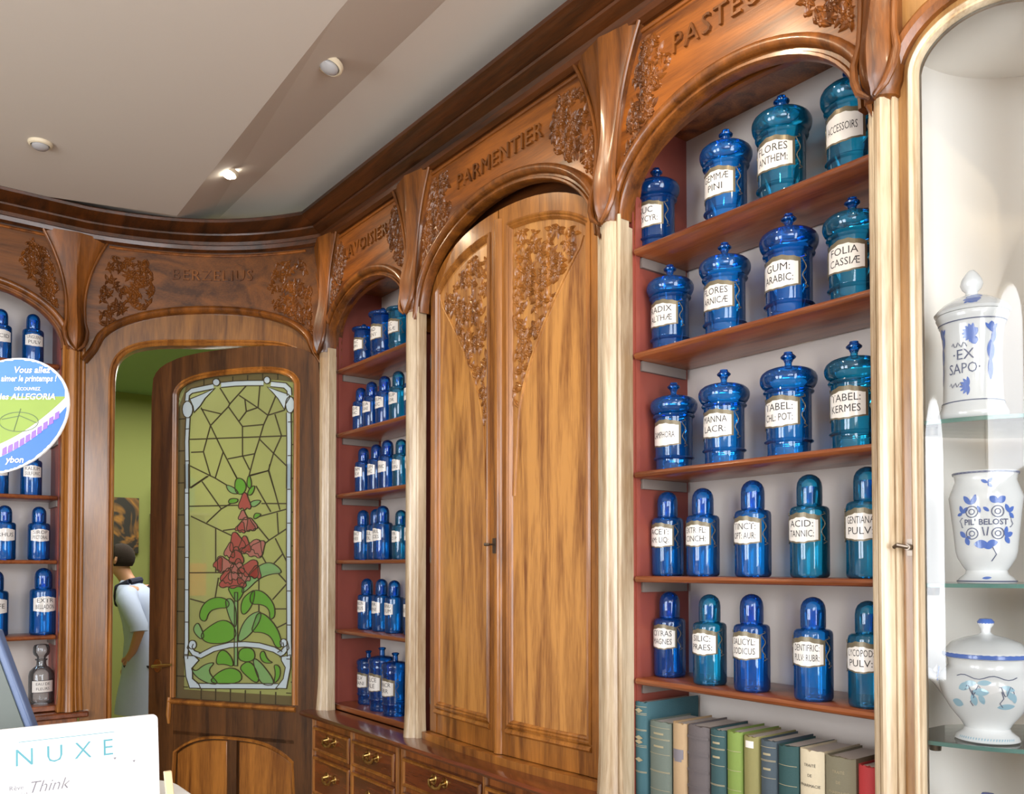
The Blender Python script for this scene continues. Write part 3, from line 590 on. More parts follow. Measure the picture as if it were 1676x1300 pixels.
# ================================================================== DOOR CORNER (concave panelled wall with an arched opening)
OC, OH = .688, .534          # opening centre and half width along the curve
def otop(u): return .93+.305*max(0, 1-abs((u-OC)/OH)**4.5)**(1/4.5)-.02*((u-OC)/OH)**2
root = thing('door_surround', 'curved walnut door surround with carved frieze and low arched head in the corner', 'door surround', (1.48, 4.8, 0))
LC = DT/2; AH = .60
def larch(u): return 1.20+.235*max(0, 1-abs((u-LC)/AH)**2.1)**(1/1.7)
us = sorted([0.0, LC-AH-1e-4]+[LC+AH*math.sin(x) for x in lin(-PI/2, PI/2, 30)]+[LC+AH+1e-4, DT])
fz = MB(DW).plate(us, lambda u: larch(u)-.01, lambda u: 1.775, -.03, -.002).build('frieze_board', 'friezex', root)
m = MB(DW)
def ins_(u, v): d = LC-abs(u-LC); return v < 1.70 and d > .07+.10*max(0, (v-1.4)/.37)**2 and v > larch(u)+.03 and d < .36-.35*abs(v-1.55)
carve(m, ins_, (.05, .40, 1.25, 1.72), -.002, 75, seed=5); m.build('leaf_carving', 'carve', fz, smooth=True, angle=60); m = MB(DW); carve(m, ins_, (DT-.40, DT-.05, 1.25, 1.72), -.002, 75, seed=6); m.build('leaf_carving', 'carve', fz, smooth=True, angle=60)
m = MB(DW); add_text(m, 'BERZELIUS', lambda x, y, h: (LC+x, 1.60+y, -.002+h), width=.64, size=.085, thick=.010, bold=0, space=1.15); m.build('carved_lettering', 'carve', fz)
m = MB(DW); m.sweep(lin2(.12, DT-.12, 1.742, 20), [(-.008, -.004), (-.006, .004), (0, .008), (.006, .004), (.008, -.004)]); m.build('top_bead', 'frieze', fz, smooth=True)
P = [(u, larch(u)) for u in [LC+AH*math.sin(x) for x in lin(-PI/2, PI/2, 40)]]
m = MB(DW); m.sweep([(.0, 1.10), (.025, 1.135), (.048, 1.17)]+P[1:-1]+[(DT-.048, 1.17), (DT-.025, 1.135), (DT, 1.10)], [(-.022, -.03), (-.022, .014), (-.014, .034), (0, .042), (.012, .036), (.02, .018), (.02, -.03)]); m.build('arch_moulding', 'carve', root, smooth=True)
us = sorted([0.0, OC-OH-1e-4]+[OC+OH*math.sin(x) for x in lin(-PI/2, PI/2, 40)]+[OC+OH+1e-4, DT])
m = MB(DW); m.plate(us, lambda u: otop(u) if abs(u-OC) < OH else -ZC, larch, -.05, .0); m.build('casing', 'casing', root)
P = [(OC-OH, -ZC), (OC-OH, .4)]+[(u, otop(u)) for u in [OC+OH*math.sin(x) for x in lin(-PI/2, PI/2, 44)]]+[(OC+OH, .4), (OC+OH, -ZC)]
m = MB(DW); m.sweep(P, [(-.002, -.07), (-.002, .006), (.006, .014), (.014, .010), (.018, .004), (.024, .012), (.032, .008), (.034, -.01), (.034, -.07)]); m.build('casing_moulding', 'stile', root, smooth=True)
o = bpy.data.objects

# ------------------------------------------------------------------ the door leaf, swung into the back room
FE = Vector((1.371, 5.21, 0)); HG = Vector((1.915, 4.35, 0)); EX = (HG-FE).normalized(); NX = Vector((EX.y, -EX.x, 0))
if NX.y > 0: NX = -NX
def LF(s, h, w): p = FE+EX*s+NX*w; return (p.x, p.y, h+ZC)
DRr = thing('door_1', 'walnut door with a stained glass foxglove panel, standing ajar into the back room', 'door', (FE.x, FE.y, 0), kind='structure')
LWD = 1.14
def ltop(s): t = abs((s-LWD/2)/(LWD/2)); return 1.02+.205*max(0, 1-t**4)**(1/4)-.03*t*t
def gtop(s): t = abs((s-.585)/.405); return .93+.150*max(0, 1-t**4.5)**(1/4.5)-.02*t*t
m = MB(LF)
m.plate([0, .01, .03, .06, .10, .18], lambda u: -ZC+.01, ltop, -.02, .022); m.plate([.99, 1.04, 1.08, 1.11, 1.13, 1.14], lambda u: -ZC+.01, ltop, -.02, .022)
m.plate([.18]+[.585+.4049*math.sin(x) for x in lin(-PI/2, PI/2, 30)]+[.99], gtop, ltop, -.02, .022)
m.plate([.18, .99], lambda u: -.96, lambda u: -.755, -.02, .018); m.plate([.18, .99], lambda u: -ZC+.01, lambda u: -1.40, -.02, .018)
m.plate([.18, .99], lambda u: -1.40, lambda u: -.96, -.012, 0); m.plate([.555, .615], lambda u: -1.40, lambda u: -.96, 0, .018)
def ptop(s): return -.955-.11*abs((s-.585)/.405)**3
m.plate(lin(.18, .99, 16), ptop, lambda u: -.94, 0, .018)
m.build('door_frame', 'door', DRr)
for a0, a1 in ((.20, .545), (.625, .97)):
    m = MB(LF); m.plate(lin(a0, a1, 8), lambda u: -1.39, lambda u: ptop(u)-.02, 0, .010); m.build('lower_panel', 'stile', DRr, bevel=.006)
m = MB(LF); P = [(.185, -.75)]+[(s, gtop(s)) for s in [.585+.4*math.sin(x) for x in lin(-PI/2, PI/2, 34)]]+[(.985, -.75)]
m.sweep(P, [(-.004, .015), (-.004, .030), (.004, .036), (.014, .030), (.018, .022), (.026, .028), (.034, .018)])
m.sweep([(.15, -.775), (1.0, -.775)], [(-.016, .015), (-.012, .030), (0, .040), (.012, .034), (.016, .015)])
m.sweep([(.17, -1.38)]+[(s, ptop(s)-.005) for s in lin(.19, .98, 20)]+[(1.0, -1.38)], [(-.006, .010), (-.004, .026), (.006, .028), (.012, .016)])
m.tube([LFI for LFI in [(.155, -.75, .026), (.152, -.85, .028), (.15, -.90, .024)]], [.012, .014, .008]); m.build('door_moulding', 'stile', DRr, smooth=True)
m = MB(LF)
m.sweep([(.065+.022*math.cos(t), -.575+.034*math.sin(t)) for t in lin(0, 2*PI, 16)[:-1]], [(-.006, .02), (-.004, .028), (.010, .028), (.022, .026), (.022, .02)], closed=True)
m.tube([(.065, -.575, .02), (.065, -.575, .062), (.085, -.573, .070), (.14, -.566, .070), (.20, -.560, .066)], [.011, .010, .010, .009, .007], 10)
m.build('lever_handle', 'brass', DRr, smooth=True)
gl = [.585+.4049*math.sin(x) for x in lin(-PI/2, PI/2, 30)]
m = MB(LF); m.plate(gl, lambda u: -.76, gtop, -.003, .003); gp = m.build('glass_pane', 'g_base', DRr)
m = MB(LF); m.plate([.18, .238], lambda u: -.76, gtop, .0032, .0052); m.plate([.962, .99], lambda u: -.76, gtop, .0032, .0052)
m.plate([s for s in gl if .23 < s < .97], lambda u: 1.045-.35*max(0, abs(u-.585)-.2)**1.5-.012, gtop, .0032, .0052); m.plate([.238, .962], lambda u: -.76, lambda u: -.705, .0032, .0052)
m.build('border_tile', 'g_tile', gp)
def chk(P, it=2):
    for _ in range(it): P = [q for a, b in zip(P, P[1:]+P[:1]) for q in ((a[0]*.75+b[0]*.25, a[1]*.75+b[1]*.25), (a[0]*.25+b[0]*.75, a[1]*.25+b[1]*.75))]
    return P
def grow(P, k): x = sum(p[0] for p in P)/len(P); y = sum(p[1] for p in P)/len(P); return [(x+(a-x)*k, y+(b-y)*k) for a, b in P]
GLEAF = [chk(grow(p, 1.24)) if i != 18 else p for i, p in enumerate(GLEAF)]; GFLOW = [chk(grow(p, 1.08), 1) for p in GFLOW]
for i, pl in enumerate(GLEAF): m = MB(LF); m.prism(pl, .0035, .0068); m.build('leaf_glass', 'g_leaf' if i % 3 else 'g_leaf2', gp)
for i, pl in enumerate(GFLOW): m = MB(LF); m.prism(pl, .0070+.0002*(i % 3), .0080+.0002*(i % 3)); m.build('flower_glass', 'g_red' if i % 2 else 'g_pink', gp)
m = MB(LF)
for pl in GBORD: m.prism(pl, .0056, .0072)
for pl in GSTRIP: m.sweep(pl, [(-.013, .0054), (-.013, .0070), (.013, .0070), (.013, .0054)])
m.build('opal_border_glass', 'g_bord', gp)
m = MB(LF); LP = [(-.0034, .003), (-.0034, .0060), (.0034, .0060), (.0034, .003)]; LQ = [(-.0024, .004), (-.0024, .0094), (.0024, .0094), (.0024, .004)]
for l in LEAD: m.sweep(l, LP)
for pl in GLEAF+GBORD+GFLOW: m.sweep(pl, LQ, closed=True)
for st in GSTRIP:
    for s in (-.0145, .0145): m.sweep(st, [(x+s, w+.0004) for x, w in LQ])
for k in range(9):
    y = .85-k*.185; m.sweep([(.185, y), (.245, y)], LP); m.sweep([(.957, y), (.988, y)], LP)
    for x0 in (.252, .944): m.sweep([(x0-.014, y-.06), (x0+.014, y-.06)], LQ)
for x in (.36, .46, .56, .66, .76, .86): m.sweep([(x, -.755), (x, -.688)], LP); m.sweep([(x, 1.03), (x, 1.07)], LP)
m.build('lead_came', 'lead', gp)

# ================================================================== BOWED GLASS DISPLAY CABINET
root = thing('display_cabinet', 'bow-fronted walnut display cabinet with a curved glass door at the right edge', 'display cabinet', (2.06, .85, 0))
VC = VT/2; VA = VC-.052
def vtop(u): return 1.185+.125*max(0, 1-abs((u-VC)/VA)**2)**.5
us = sorted([-.005, .0519]+[VC+VA*math.sin(x) for x in lin(-PI/2, PI/2, 28)]+[VT-.0519, VT+.005])
m = MB(VW); m.plate(us, lambda u: vtop(u) if abs(u-VC) < VA else -1.35, lambda u: 1.775, -.035, -.006); m.build('case_front', 'golden', root)
per = [(.044, -1.2), (.044, 1.0)]+[(VC+(VA+.008)*math.sin(x), 1.185+.133*math.cos(x)) for x in lin(-PI/2, PI/2, 30)]+[(VT-.044, 1.0), (VT-.044, -1.2)]
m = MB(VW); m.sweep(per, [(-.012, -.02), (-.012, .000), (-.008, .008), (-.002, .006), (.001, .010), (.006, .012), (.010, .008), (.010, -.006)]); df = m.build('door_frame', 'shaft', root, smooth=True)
P = [(VC+(VA+.055)*math.sin(x), 1.185+.185*math.cos(x)) for x in lin(-PI/2, PI/2, 30)]
m = MB(VW); m.sweep(P, [(-.020, -.01), (-.020, .012), (-.008, .026), (.006, .028), (.018, .016), (.018, -.01)]); m.build('arch_moulding', 'carve', root, smooth=True)
m = MB(VW); m.plate([VC+VA*math.sin(x) for x in lin(-PI/2, PI/2, 32)], lambda u: -1.2, lambda u: vtop(u)+.004, -.014, -.011); m.build('glass_pane', 'pane', root, smooth=True, angle=30)
m = MB(VW); m.tube([(.030, .045, .006), (.030, .045, .028)], .007, 8); m.box(.022, .038, .025, .065, .004, .008); m.tube([(.030, .045, .026), (.012, .050, .040), (.004, .045, .036)], [.005, .006, .005], 8); m.build('key', 'steel', df, smooth=True)
NB = [(2.025, 1.075), (2.14, 1.100), (2.28, 1.095), (2.42, 1.04), (2.53, .92), (2.58, .74), (2.57, .56), (2.50, .44)]
NBs = rnd(NB, 2)
m = MB(); rows = [[(x, y, ZC-1.25), (x, y, ZC+1.36)] for x, y in NBs]; m.grid(rows)
rows = [[(x+.012, y+.012, ZC-1.25), (x+.012, y+.012, ZC+1.36)] for x, y in NBs]; m.grid(rows)
m.build('niche_lining', 'niche', root, smooth=True)
m = MB(); m.prism([VW(u, 0, -.03)[:2] for u in lin(.02, VT-.02, 12)]+NB[::-1], ZC+1.335, ZC+1.35); m.build('niche_top', 'niche', root)
m = MB(); rows = [[(x, y, 0), (x, y, ZC+1.78), (x+.02, y+.04, ZC+1.78), (x+.02, y+.04, 0)] for x, y in [VP[-1]]+VEX]; m.tubeprof(rows); m.build('end_panel', 'golden', root)
m = MB(); m.prism([VW(u, 0, -.02)[:2] for u in lin(0, VT, 12)]+NB[::-1], .02, ZC-1.2); m.build('case_base', 'wood', root)
for hh in (.348, -.041, -.415, -.80):
    fr = [VW(u, 0, -.022)[:2] for u in lin(.045, VT-.045, 20)]
    m = MB(); m.prism(fr+[(2.46, .52), (2.52, .74), (2.47, .90), (2.38, 1.01), (2.26, 1.075), (2.14, 1.082), (2.035, 1.062)], ZC+hh-.009, ZC+hh); sh = m.build('glass_shelf', 'glassshelf', root)
    m = MB(VW); us = lin(.045, VT-.045, 24); m.tubeprof([[(u, hh-.0092, -.024), (u, hh+.0002, -.024), (u, hh+.0002, -.019), (u, hh-.0092, -.019)] for u in us]); m.build('shelf_edge', 'glassedge', sh)
    m = MB(); m.lathe([(0, -.03), (.013, -.03), (.015, -.012), (.015, -.0095), (0, -.0095)], 14, (2.075, 1.01, ZC+hh)); m.build('shelf_support', 'steel', sh, smooth=True)

# ================================================================== GLASS JARS AND BOTTLES
def cyl_label(mb, r, half, z0, z1, n=16, wav=.0, off=.0008, face=PI):
    """curved plate on a cylinder, centred on direction `face`"""
    rows = []
    for i in range(n+1):
        a = -1+2*i/n; th = face+a*half; sh_ = wav*(math.cos(a*PI*1.0)*.6-.4*abs(math.cos(a*PI*2.2)))
        rows.append([((r+o_)*math.cos(th), (r+o_)*math.sin(th), z) for o_, z in ((off, z0-sh_*.7), (off, z1+sh_), (off+.0008, z1+sh_), (off+.0008, z0-sh_*.7))])
    mb.tubeprof(rows)
def label_kids(parent, r, z0, z1, lines, half=R(51), scroll=True, ts=1.0, face=PI, frame=False):
    if scroll:
        m = MB(); cyl_label(m, r, half+R(7), z0-.004, z1+.013, 20, .007, .0003, face); m.build('gilt_cartouche', 'gilt', parent)
        for s in (-1, 1):
            m = MB(); th0 = face+s*(half+R(17)); P = []
            for i in range(19):
                t = i/18; z = z0-.006+(z1-z0+.022)*t; wob = .006*math.sin(t*PI*4)+(.010*math.sin((t-.9)*30) if t > .85 else 0)-(.010*math.sin((t-.1)*30) if t < .15 else 0)
                th = th0+wob/r; P.append(((r+.0015)*math.cos(th), (r+.0015)*math.sin(th), z))
            m.tube(P, .0014, 5); m.build('gilt_scroll', 'gilt', parent)
    if frame:
        m = MB(); cyl_label(m, r, half+R(4), z0-.003, z1+.003, 16, 0, .0003, face); m.build('label_border', 'ink', parent)
    m = MB(); cyl_label(m, r, half, z0, z1, 16, 0 if frame else .006, .0012, face); lb = m.build('label', 'label', parent, smooth=True, angle=40)
    if lines:
        m = MB(); nl = len(lines); gap = (z1-z0)/(nl+.35); sz = min(gap*.98, .030)*ts
        for k, t in enumerate(lines):
            zb = z1-(k+.86)*gap-.001
            def pl(x, y, h): th = face+x/r; return ((r+.0023)*math.cos(th), (r+.0023)*math.sin(th), zb+y)
            add_text(m, t, pl, width=2*half*r*.76, size=sz, bold=0)
        m.build('lettering', 'ink', lb)
    return lb
def jar_meshes(mat):
    r = .062
    body = MB().lathe([(0, .0), (.057, .0), (.061, .003), (.061, .007), (.059, .011), (.0595, .040), (.066, .043), (.068, .046), (.066, .049), (.0615, .052), (r, .056), (r, .168), (.0625, .180), (.068, .183), (.070, .187), (.068, .191), (.062, .192), (0, .192)], 36).build('body', mat, None, smooth=True, angle=50)
    lid = MB().lathe([(.060, .192), (.066, .195), (.072, .201), (.077, .210), (.079, .219), (.079, .228), (.075, .238), (.065, .247), (.050, .253), (.032, .257), (.014, .259), (.010, .264), (.010, .274)], 36).build('lid', mat, None, smooth=True, angle=60)
    knob = MB().lathe([(.011, .273), (.014, .280), (.021, .285), (.022, .289), (.018, .293), (.013, .297), (.012, .302), (0, .303)], 12).build('knob', 'blued', None, smooth=True, angle=30)
    knob.parent = lid; return body, lid
def flatlid_meshes(mat):
    r = .060
    body = MB().lathe([(0, .0), (.054, .0), (.058, .004), (.056, .014), (.056, .036), (.063, .042), (.063, .047), (.058, .052), (r, .06), (r, .205), (.058, .216), (.062, .220), (0, .221)], 32).build('body', mat, None, smooth=True, angle=50)
    lid = MB().lathe([(.058, .221), (.068, .224), (.073, .229), (.074, .236), (.070, .241), (.055, .244), (.02, .246), (.012, .25), (.014, .262), (.010, .268), (0, .269)], 32).build('lid', mat, None, smooth=True, angle=60)
    return body, lid
def bottle_meshes(mat):
    r = .053
    body = MB().lathe([(0, .001), (.046, .0), (.051, .004), (r, .010), (r, .184), (.051, .192), (.045, .197), (.036, .199), (.030, .200), (.029, .206), (0, .206)], 36).build('body', mat, None, smooth=True, angle=60)
    cap = MB().lathe([(.0335, .2005), (.0345, .204), (.0345, .250), (.0325, .264), (.027, .275), (.018, .283), (.008, .287), (0, .288)], 28).build('glass_cap', mat, None, smooth=True, angle=60)
    core = MB().lathe([(.016, .207), (.018, .240), (.022, .246), (.022, .252), (0, .254)], 16).build('stopper', 'blued', None, smooth=True); core.parent = cap
    return body, cap
def drum_meshes(mat):     # wide-shouldered jar with a small neck
    r = .064
    body = MB().lathe([(0, 0), (.058, 0), (.062, .005), (.060, .016), (.062, .05), (.067, .055), (.067, .06), (.063, .064), (r, .07), (r, .20), (.067, .206), (.068, .212), (.064, .220), (.070, .235), (.069, .247), (.058, .258), (.036, .264), (.014, .266)], 32).build('body', mat, None, smooth=True, angle=50)
    lid = MB().lathe([(.014, .266), (.013, .292), (.018, .298), (.020, .303), (.012, .307), (0, .308)], 16).build('stopper', 'blued', None, smooth=True)
    return body, lid
PROTO = {}
def make(kind, mat):
    k = (kind, mat)
    if k not in PROTO: PROTO[k] = [{'jar': jar_meshes, 'bottle': bottle_meshes, 'flat': flatlid_meshes, 'drum': drum_meshes}[kind](mat), False]
    (a, b), used = PROTO[k]; PROTO[k][1] = True
    return (a, b) if not used else (copy_tree(a), copy_tree(b))
SPEC = {'jar': (.062, .086, .156, 'apothecary_jar', 'jar'), 'bottle': (.053, .100, .164, 'apothecary_bottle', 'bottle'), 'flat': (.060, .105, .165, 'apothecary_jar', 'jar'), 'drum': (.064, .10, .17, 'apothecary_jar', 'jar')}
def vessel(kind, x, y, H, label, lines, sc=1.0, mat='blue', group=None, szz=1.0, face=PI, rot=0, scroll=True, ts=1.0, half=R(51)):
    r, z0, z1, nm, cat = SPEC[kind]
    root = thing(nm, label, cat, (x, y, H+ZC), group)
    a, b = make(kind, mat); a.parent = root; b.parent = root
    o0 = root.location.copy(); root.location = (0, 0, 0)
    label_kids(root, r, z0, z1, lines, half=half, face=face, scroll=scroll, ts=ts)
    root.location = o0; root.scale = (sc, sc, sc*szz); root.rotation_euler.z = rot
    return root
G1 = 'blue glass vessels in the large jar cabinet'
def where(i, n): return ['at the left end', 'second from the left', 'third from the left', 'fourth from the left', 'at the right end'][i if i < n-1 else 4]
ROWS = [('jar', 1.065, 'top shelf', [(2.16, 1.985, 1.0, ['SUC', 'GLYCYR:'], 'blued'), (2.16, 1.69, 1.04, ['GEMMÆ', 'PINI'], 'blue'), (2.16, 1.485, 1.10, ['FLORES', 'ANTHEM:'], 'bluet'), (2.16, 1.262, 1.04, ['ACCESSOIRS'], 'bluet')]),
 ('jar', .713, 'second shelf', [(2.16, 1.925, 1.0, ['RADIX', 'ALTHÆ'], 'blue'), (2.16, 1.697, 1.02, ['FLORES', 'ARNICÆ'], 'blue'), (2.16, 1.464, 1.07, ['GUM:', 'ARABIC:'], 'blued'), (2.16, 1.262, 1.0, ['FOLIA', 'CASSIÆ'], 'bluet')]),
 ('jar', .314, 'third shelf', [(2.17, 1.92, 1.0, ['CAMPHORA'], 'blue'), (2.15, 1.695, 1.0, ['MANNA', 'LACR:'], 'blue'), (2.15, 1.462, 1.03, ['TABEL:', 'CHL: POT:'], 'blue'), (2.15, 1.255, .99, ['TABEL:', 'KERMES'], 'bluet')]),
 ('bottle', -.033, 'fourth shelf', [(2.17, 1.95, .99, ['ACET:', 'AM: LIQ:'], 'blue'), (2.16, 1.79, .99, ['EXTR: FL:', 'CINCH:'], 'blue'), (2.15, 1.59, 1.02, ['TINCT:', 'OPT: AUR:'], 'blue'), (2.14, 1.39, 1.02, ['ACID:', 'TANNIC:'], 'bluet'), (2.14, 1.215, 1.04, ['GENTIANÆ', 'PULV:'], 'bluet')]),
 ('bottle', -.371, 'lowest shelf, above the books', [(2.175, 1.947, .99, ['CITRAS', 'MAGNES'], 'blued'), (2.132, 1.742, .98, ['SILIC:', 'PRAES:'], 'bluet'), (2.117, 1.572, 1.0, ['SALICYL:', 'SODICUS'], 'blued'), (2.11, 1.362, .99, ['DENTIFRIC:', 'PULV: RUBR:'], 'blue'), (2.12, 1.205, .97, ['LYCOPOD:', 'PULV:'], 'bluet')])]
SHN = ['the top shelf', 'the second shelf', 'the third shelf', 'the fourth shelf', 'the lowest shelf']
for k, (kind, H, sn, items) in enumerate(ROWS):
    for i, (x, y, sc, lines, mat) in enumerate(items):
        w = 'lidded jar' if kind == 'jar' else 'bottle'
        vessel(kind, x, y, H+.0005, 'blue glass %s labelled %s on %s, large cabinet' % (w, ' '.join(lines).replace(':', ''), SHN[k]), lines, sc, mat, '%s in the large cabinet, %s' % ('jars' if kind == 'jar' else 'bottles', sn), face=PI+.13+random.uniform(-.05, .05))
far = 'far corner cabinet'
R1 = [('flat', 1.065, 'top', [(2.155, 4.10, .90, ['VINC', 'SAMT'], 'blued'), (2.16, 3.90, 1.05, ['RAD', 'GENT'], 'blued'), (2.15, 3.71, .95, ['FLC', 'VIOLÆ'], 'bluet'), (2.16, 3.53, .95, ['HERBA'], 'blued')]),
 ('bottle', .718, 'second', [(2.15, 4.12, .86, ['SODÆ', 'TINC'], 'blued'), (2.15, 4.00, .90, ['AQUA', 'ROSAE'], 'blued'), (2.15, 3.86, .92, ['OLEUM', 'NUC'], 'blued'), (2.15, 3.72, .92, ['SYRUP', 'FLOR'], 'bluet'), (2.15, 3.57, .90, ['TINCT'], 'blue')]),
 ('bottle', .388, 'third', [(2.15, 4.09, .86, ['SCAM', 'PULV'], 'blued'), (2.16, 3.965, .88, ['ALUM', 'TINC'], 'blued'), (2.15, 3.83, .90, ['TANNIC'], 'blued'), (2.15, 3.69, .86, ['EXT', 'QUIN'], 'bluet'), (2.15, 3.56, .88, ['MEL'], 'blue')]),
 ('bottle', .033, 'fourth', [(2.15, 4.09, .93, ['EXTRACT', 'RHEI'], 'blue'), (2.16, 3.965, .93, ['BELL', 'POL'], 'blue'), (2.13, 3.84, .96, ['MURIL', 'ALCES'], 'blue'), (2.15, 3.69, .86, ['SYR', 'SCI P'], 'bluet'), (2.15, 3.56, .93, ['PULV'], 'blue')]),
 ('bottle', -.340, 'fifth', [(2.18, 4.10, .95, ['CARBON', 'PURUS'], 'blue'), (2.18, 3.94, .95, ['SPIR', 'VINI'], 'blue'), (2.17, 3.79, .93, ['CORNU', 'USTUM'], 'blue'), (2.17, 3.60, .93, ['CORTEX'], 'blue')]),
 ('drum', -.735, 'bottom', [(2.185, 4.09, .92, ['PULV', 'GRANI'], 'blued'), (2.14, 3.86, 1.04, ['PULCE', 'SALE'], 'blued'), (2.12, 3.69, 1.0, ['PANCR', 'FERR'], 'blued'), (2.15, 3.50, .95, ['RADIX'], 'blued')])]
for k, (kind, H, sn, items) in enumerate(R1):
    for i, (x, y, sc, lines, mat) in enumerate(items):
        w = {'flat': 'flat-lidded jar', 'bottle': 'capped bottle', 'drum': 'wide jar with small stopper'}[kind]
        vessel(kind, x, y, H+.0005, 'blue %s %s, %s shelf, %s' % (w, where(i, len(items)), sn, far), lines, sc, mat, 'blue glass vessels in the far corner cabinet, %s shelf' % sn, scroll=kind != 'bottle')
LFT = [('bottle', 1.076, 'top', [(.735, .97, ['UNGUENT', 'PULV']), (.585, .97, ['ACID']), (.42, .97, ['SAL']), (.25, .97, ['NUX'])]),
 ('bottle', .374, 'third', [(.735, .97, ['KALIUM', 'SULFURIC']), (.58, .97, ['ZINC']), (.42, .97, ['AMYL'])]),
 ('bottle', .032, 'fourth', [(.775, 1.0, ['SIROP', 'PECTORAL']), (.615, 1.0, ['RHUS']), (.44, 1.0, ['IPECA'])]),
 ('bottle', -.367, 'fifth', [(.800, 1.24, ['EXTR', 'BELLADON']), (.575, 1.2, ['CAFE']), (.36, 1.2, ['ERGOT'])])]
for k, (kind, H, sn, items) in enumerate(LFT):
    for i, (x, sc, lines) in enumerate(items):
        vessel(kind, x, 5.165, H+.0005, 'blue glass bottle, %s, %s shelf of the left cabinet' % (['at the right end', 'second from the right', 'third from the right', 'fourth from the right'][i], sn), lines, sc, 'blue', 'blue bottles in the left cabinet, %s shelf' % sn, face=-PI/2, scroll=False, szz=1.0)
# clear bottle with a ground glass stopper
root = thing('stoppered_bottle', 'clear glass bottle with ground stopper and framed label, at the bottom of the left cabinet', 'bottle', (.795, 5.165, ZC-.7345))
root.location = (0, 0, 0)
MB().lathe([(0, .001), (.055, 0), (.060, .006), (.061, .014), (.061, .150), (.056, .172), (.040, .190), (.026, .200), (.023, .212), (.023, .228), (.030, .232), (.030, .238), (.02, .239)], 32).build('body', 'clear', root, smooth=True)
MB().lathe([(.012, .20), (.020, .239), (.022, .246), (.038, .262), (.041, .275), (.040, .300), (.034, .312), (.02, .316), (0, .317)], 24).build('stopper', 'clear', root, smooth=True)
label_kids(root, .061, .065, .125, ['EAU DE', 'FLEURS'], half=R(50), face=-PI/2, scroll=False, frame=True, ts=.8)
root.location = (.795, 5.165, ZC-.7345)
# small paper tag leaning behind the jars of the top shelf
m = MB(RW); m.prism([(1.775, 1.067), (1.835, 1.067), (1.83, 1.11), (1.805, 1.135), (1.775, 1.13)], -.245, -.243)
tag(m.build('paper_tag', plain('kraft_paper', srgb(214, 190, 150), .8)), 'small cream paper tag behind the jars GEMMÆ PINI on the top shelf', 'tag')
# ================================================================== BOOKS
BK = [(1.946, 2.002, -.448, .255, (56, 96, 106), 'large teal cloth book with gilt ornaments, tallest, at the left end', 'orn'),
 (1.843, 1.936, -.502, .20, (104, 116, 108), 'grey-green book with a label panel, right of the tallest teal book', 'bands'),
 (1.779, 1.838, -.494, .19, (176, 150, 116), 'tan paper-backed book with a torn dark label', 'patch'),
 (1.690, 1.776, -.492, .19, (96, 90, 92), 'worn purple-grey book with raised spine bands and frayed head', 'ribs'),
 (1.628, 1.687, -.492, .18, (48, 80, 84), 'dark green-blue book between the purple-grey and the light green book', 'bands'),
 (1.568, 1.625, -.489, .18, (118, 142, 68), 'light green book with thin dark rules', 'rules'),
 (1.509, 1.565, -.492, .18, (134, 130, 82), 'olive book with a small white sticker at its head', 'sticker'),
 (1.450, 1.506, -.495, .18, (64, 78, 88), 'slate-blue book with a gilt title, right of the olive book', 'bands'),
 (1.381, 1.447, -.500, .18, (38, 74, 76), 'dark teal book with gilt rules, left of the cream book', 'rules'),
 (1.303, 1.378, -.500, .18, (206, 196, 170), 'cream paper book with printed black title lines', 'print'),
 (1.212, 1.300, -.503, .18, (122, 118, 98), 'brownish-olive book with faded print, between the cream and the red book', 'print2'),
 (1.150, 1.206, -.512, .18, (166, 46, 50), 'red book at the right end', 'plain')]
gold = plain('faded_gilt', srgb(168, 158, 128), .45, .2); pgm = plain('page_edges', srgb(196, 190, 184), .8, var=.12)
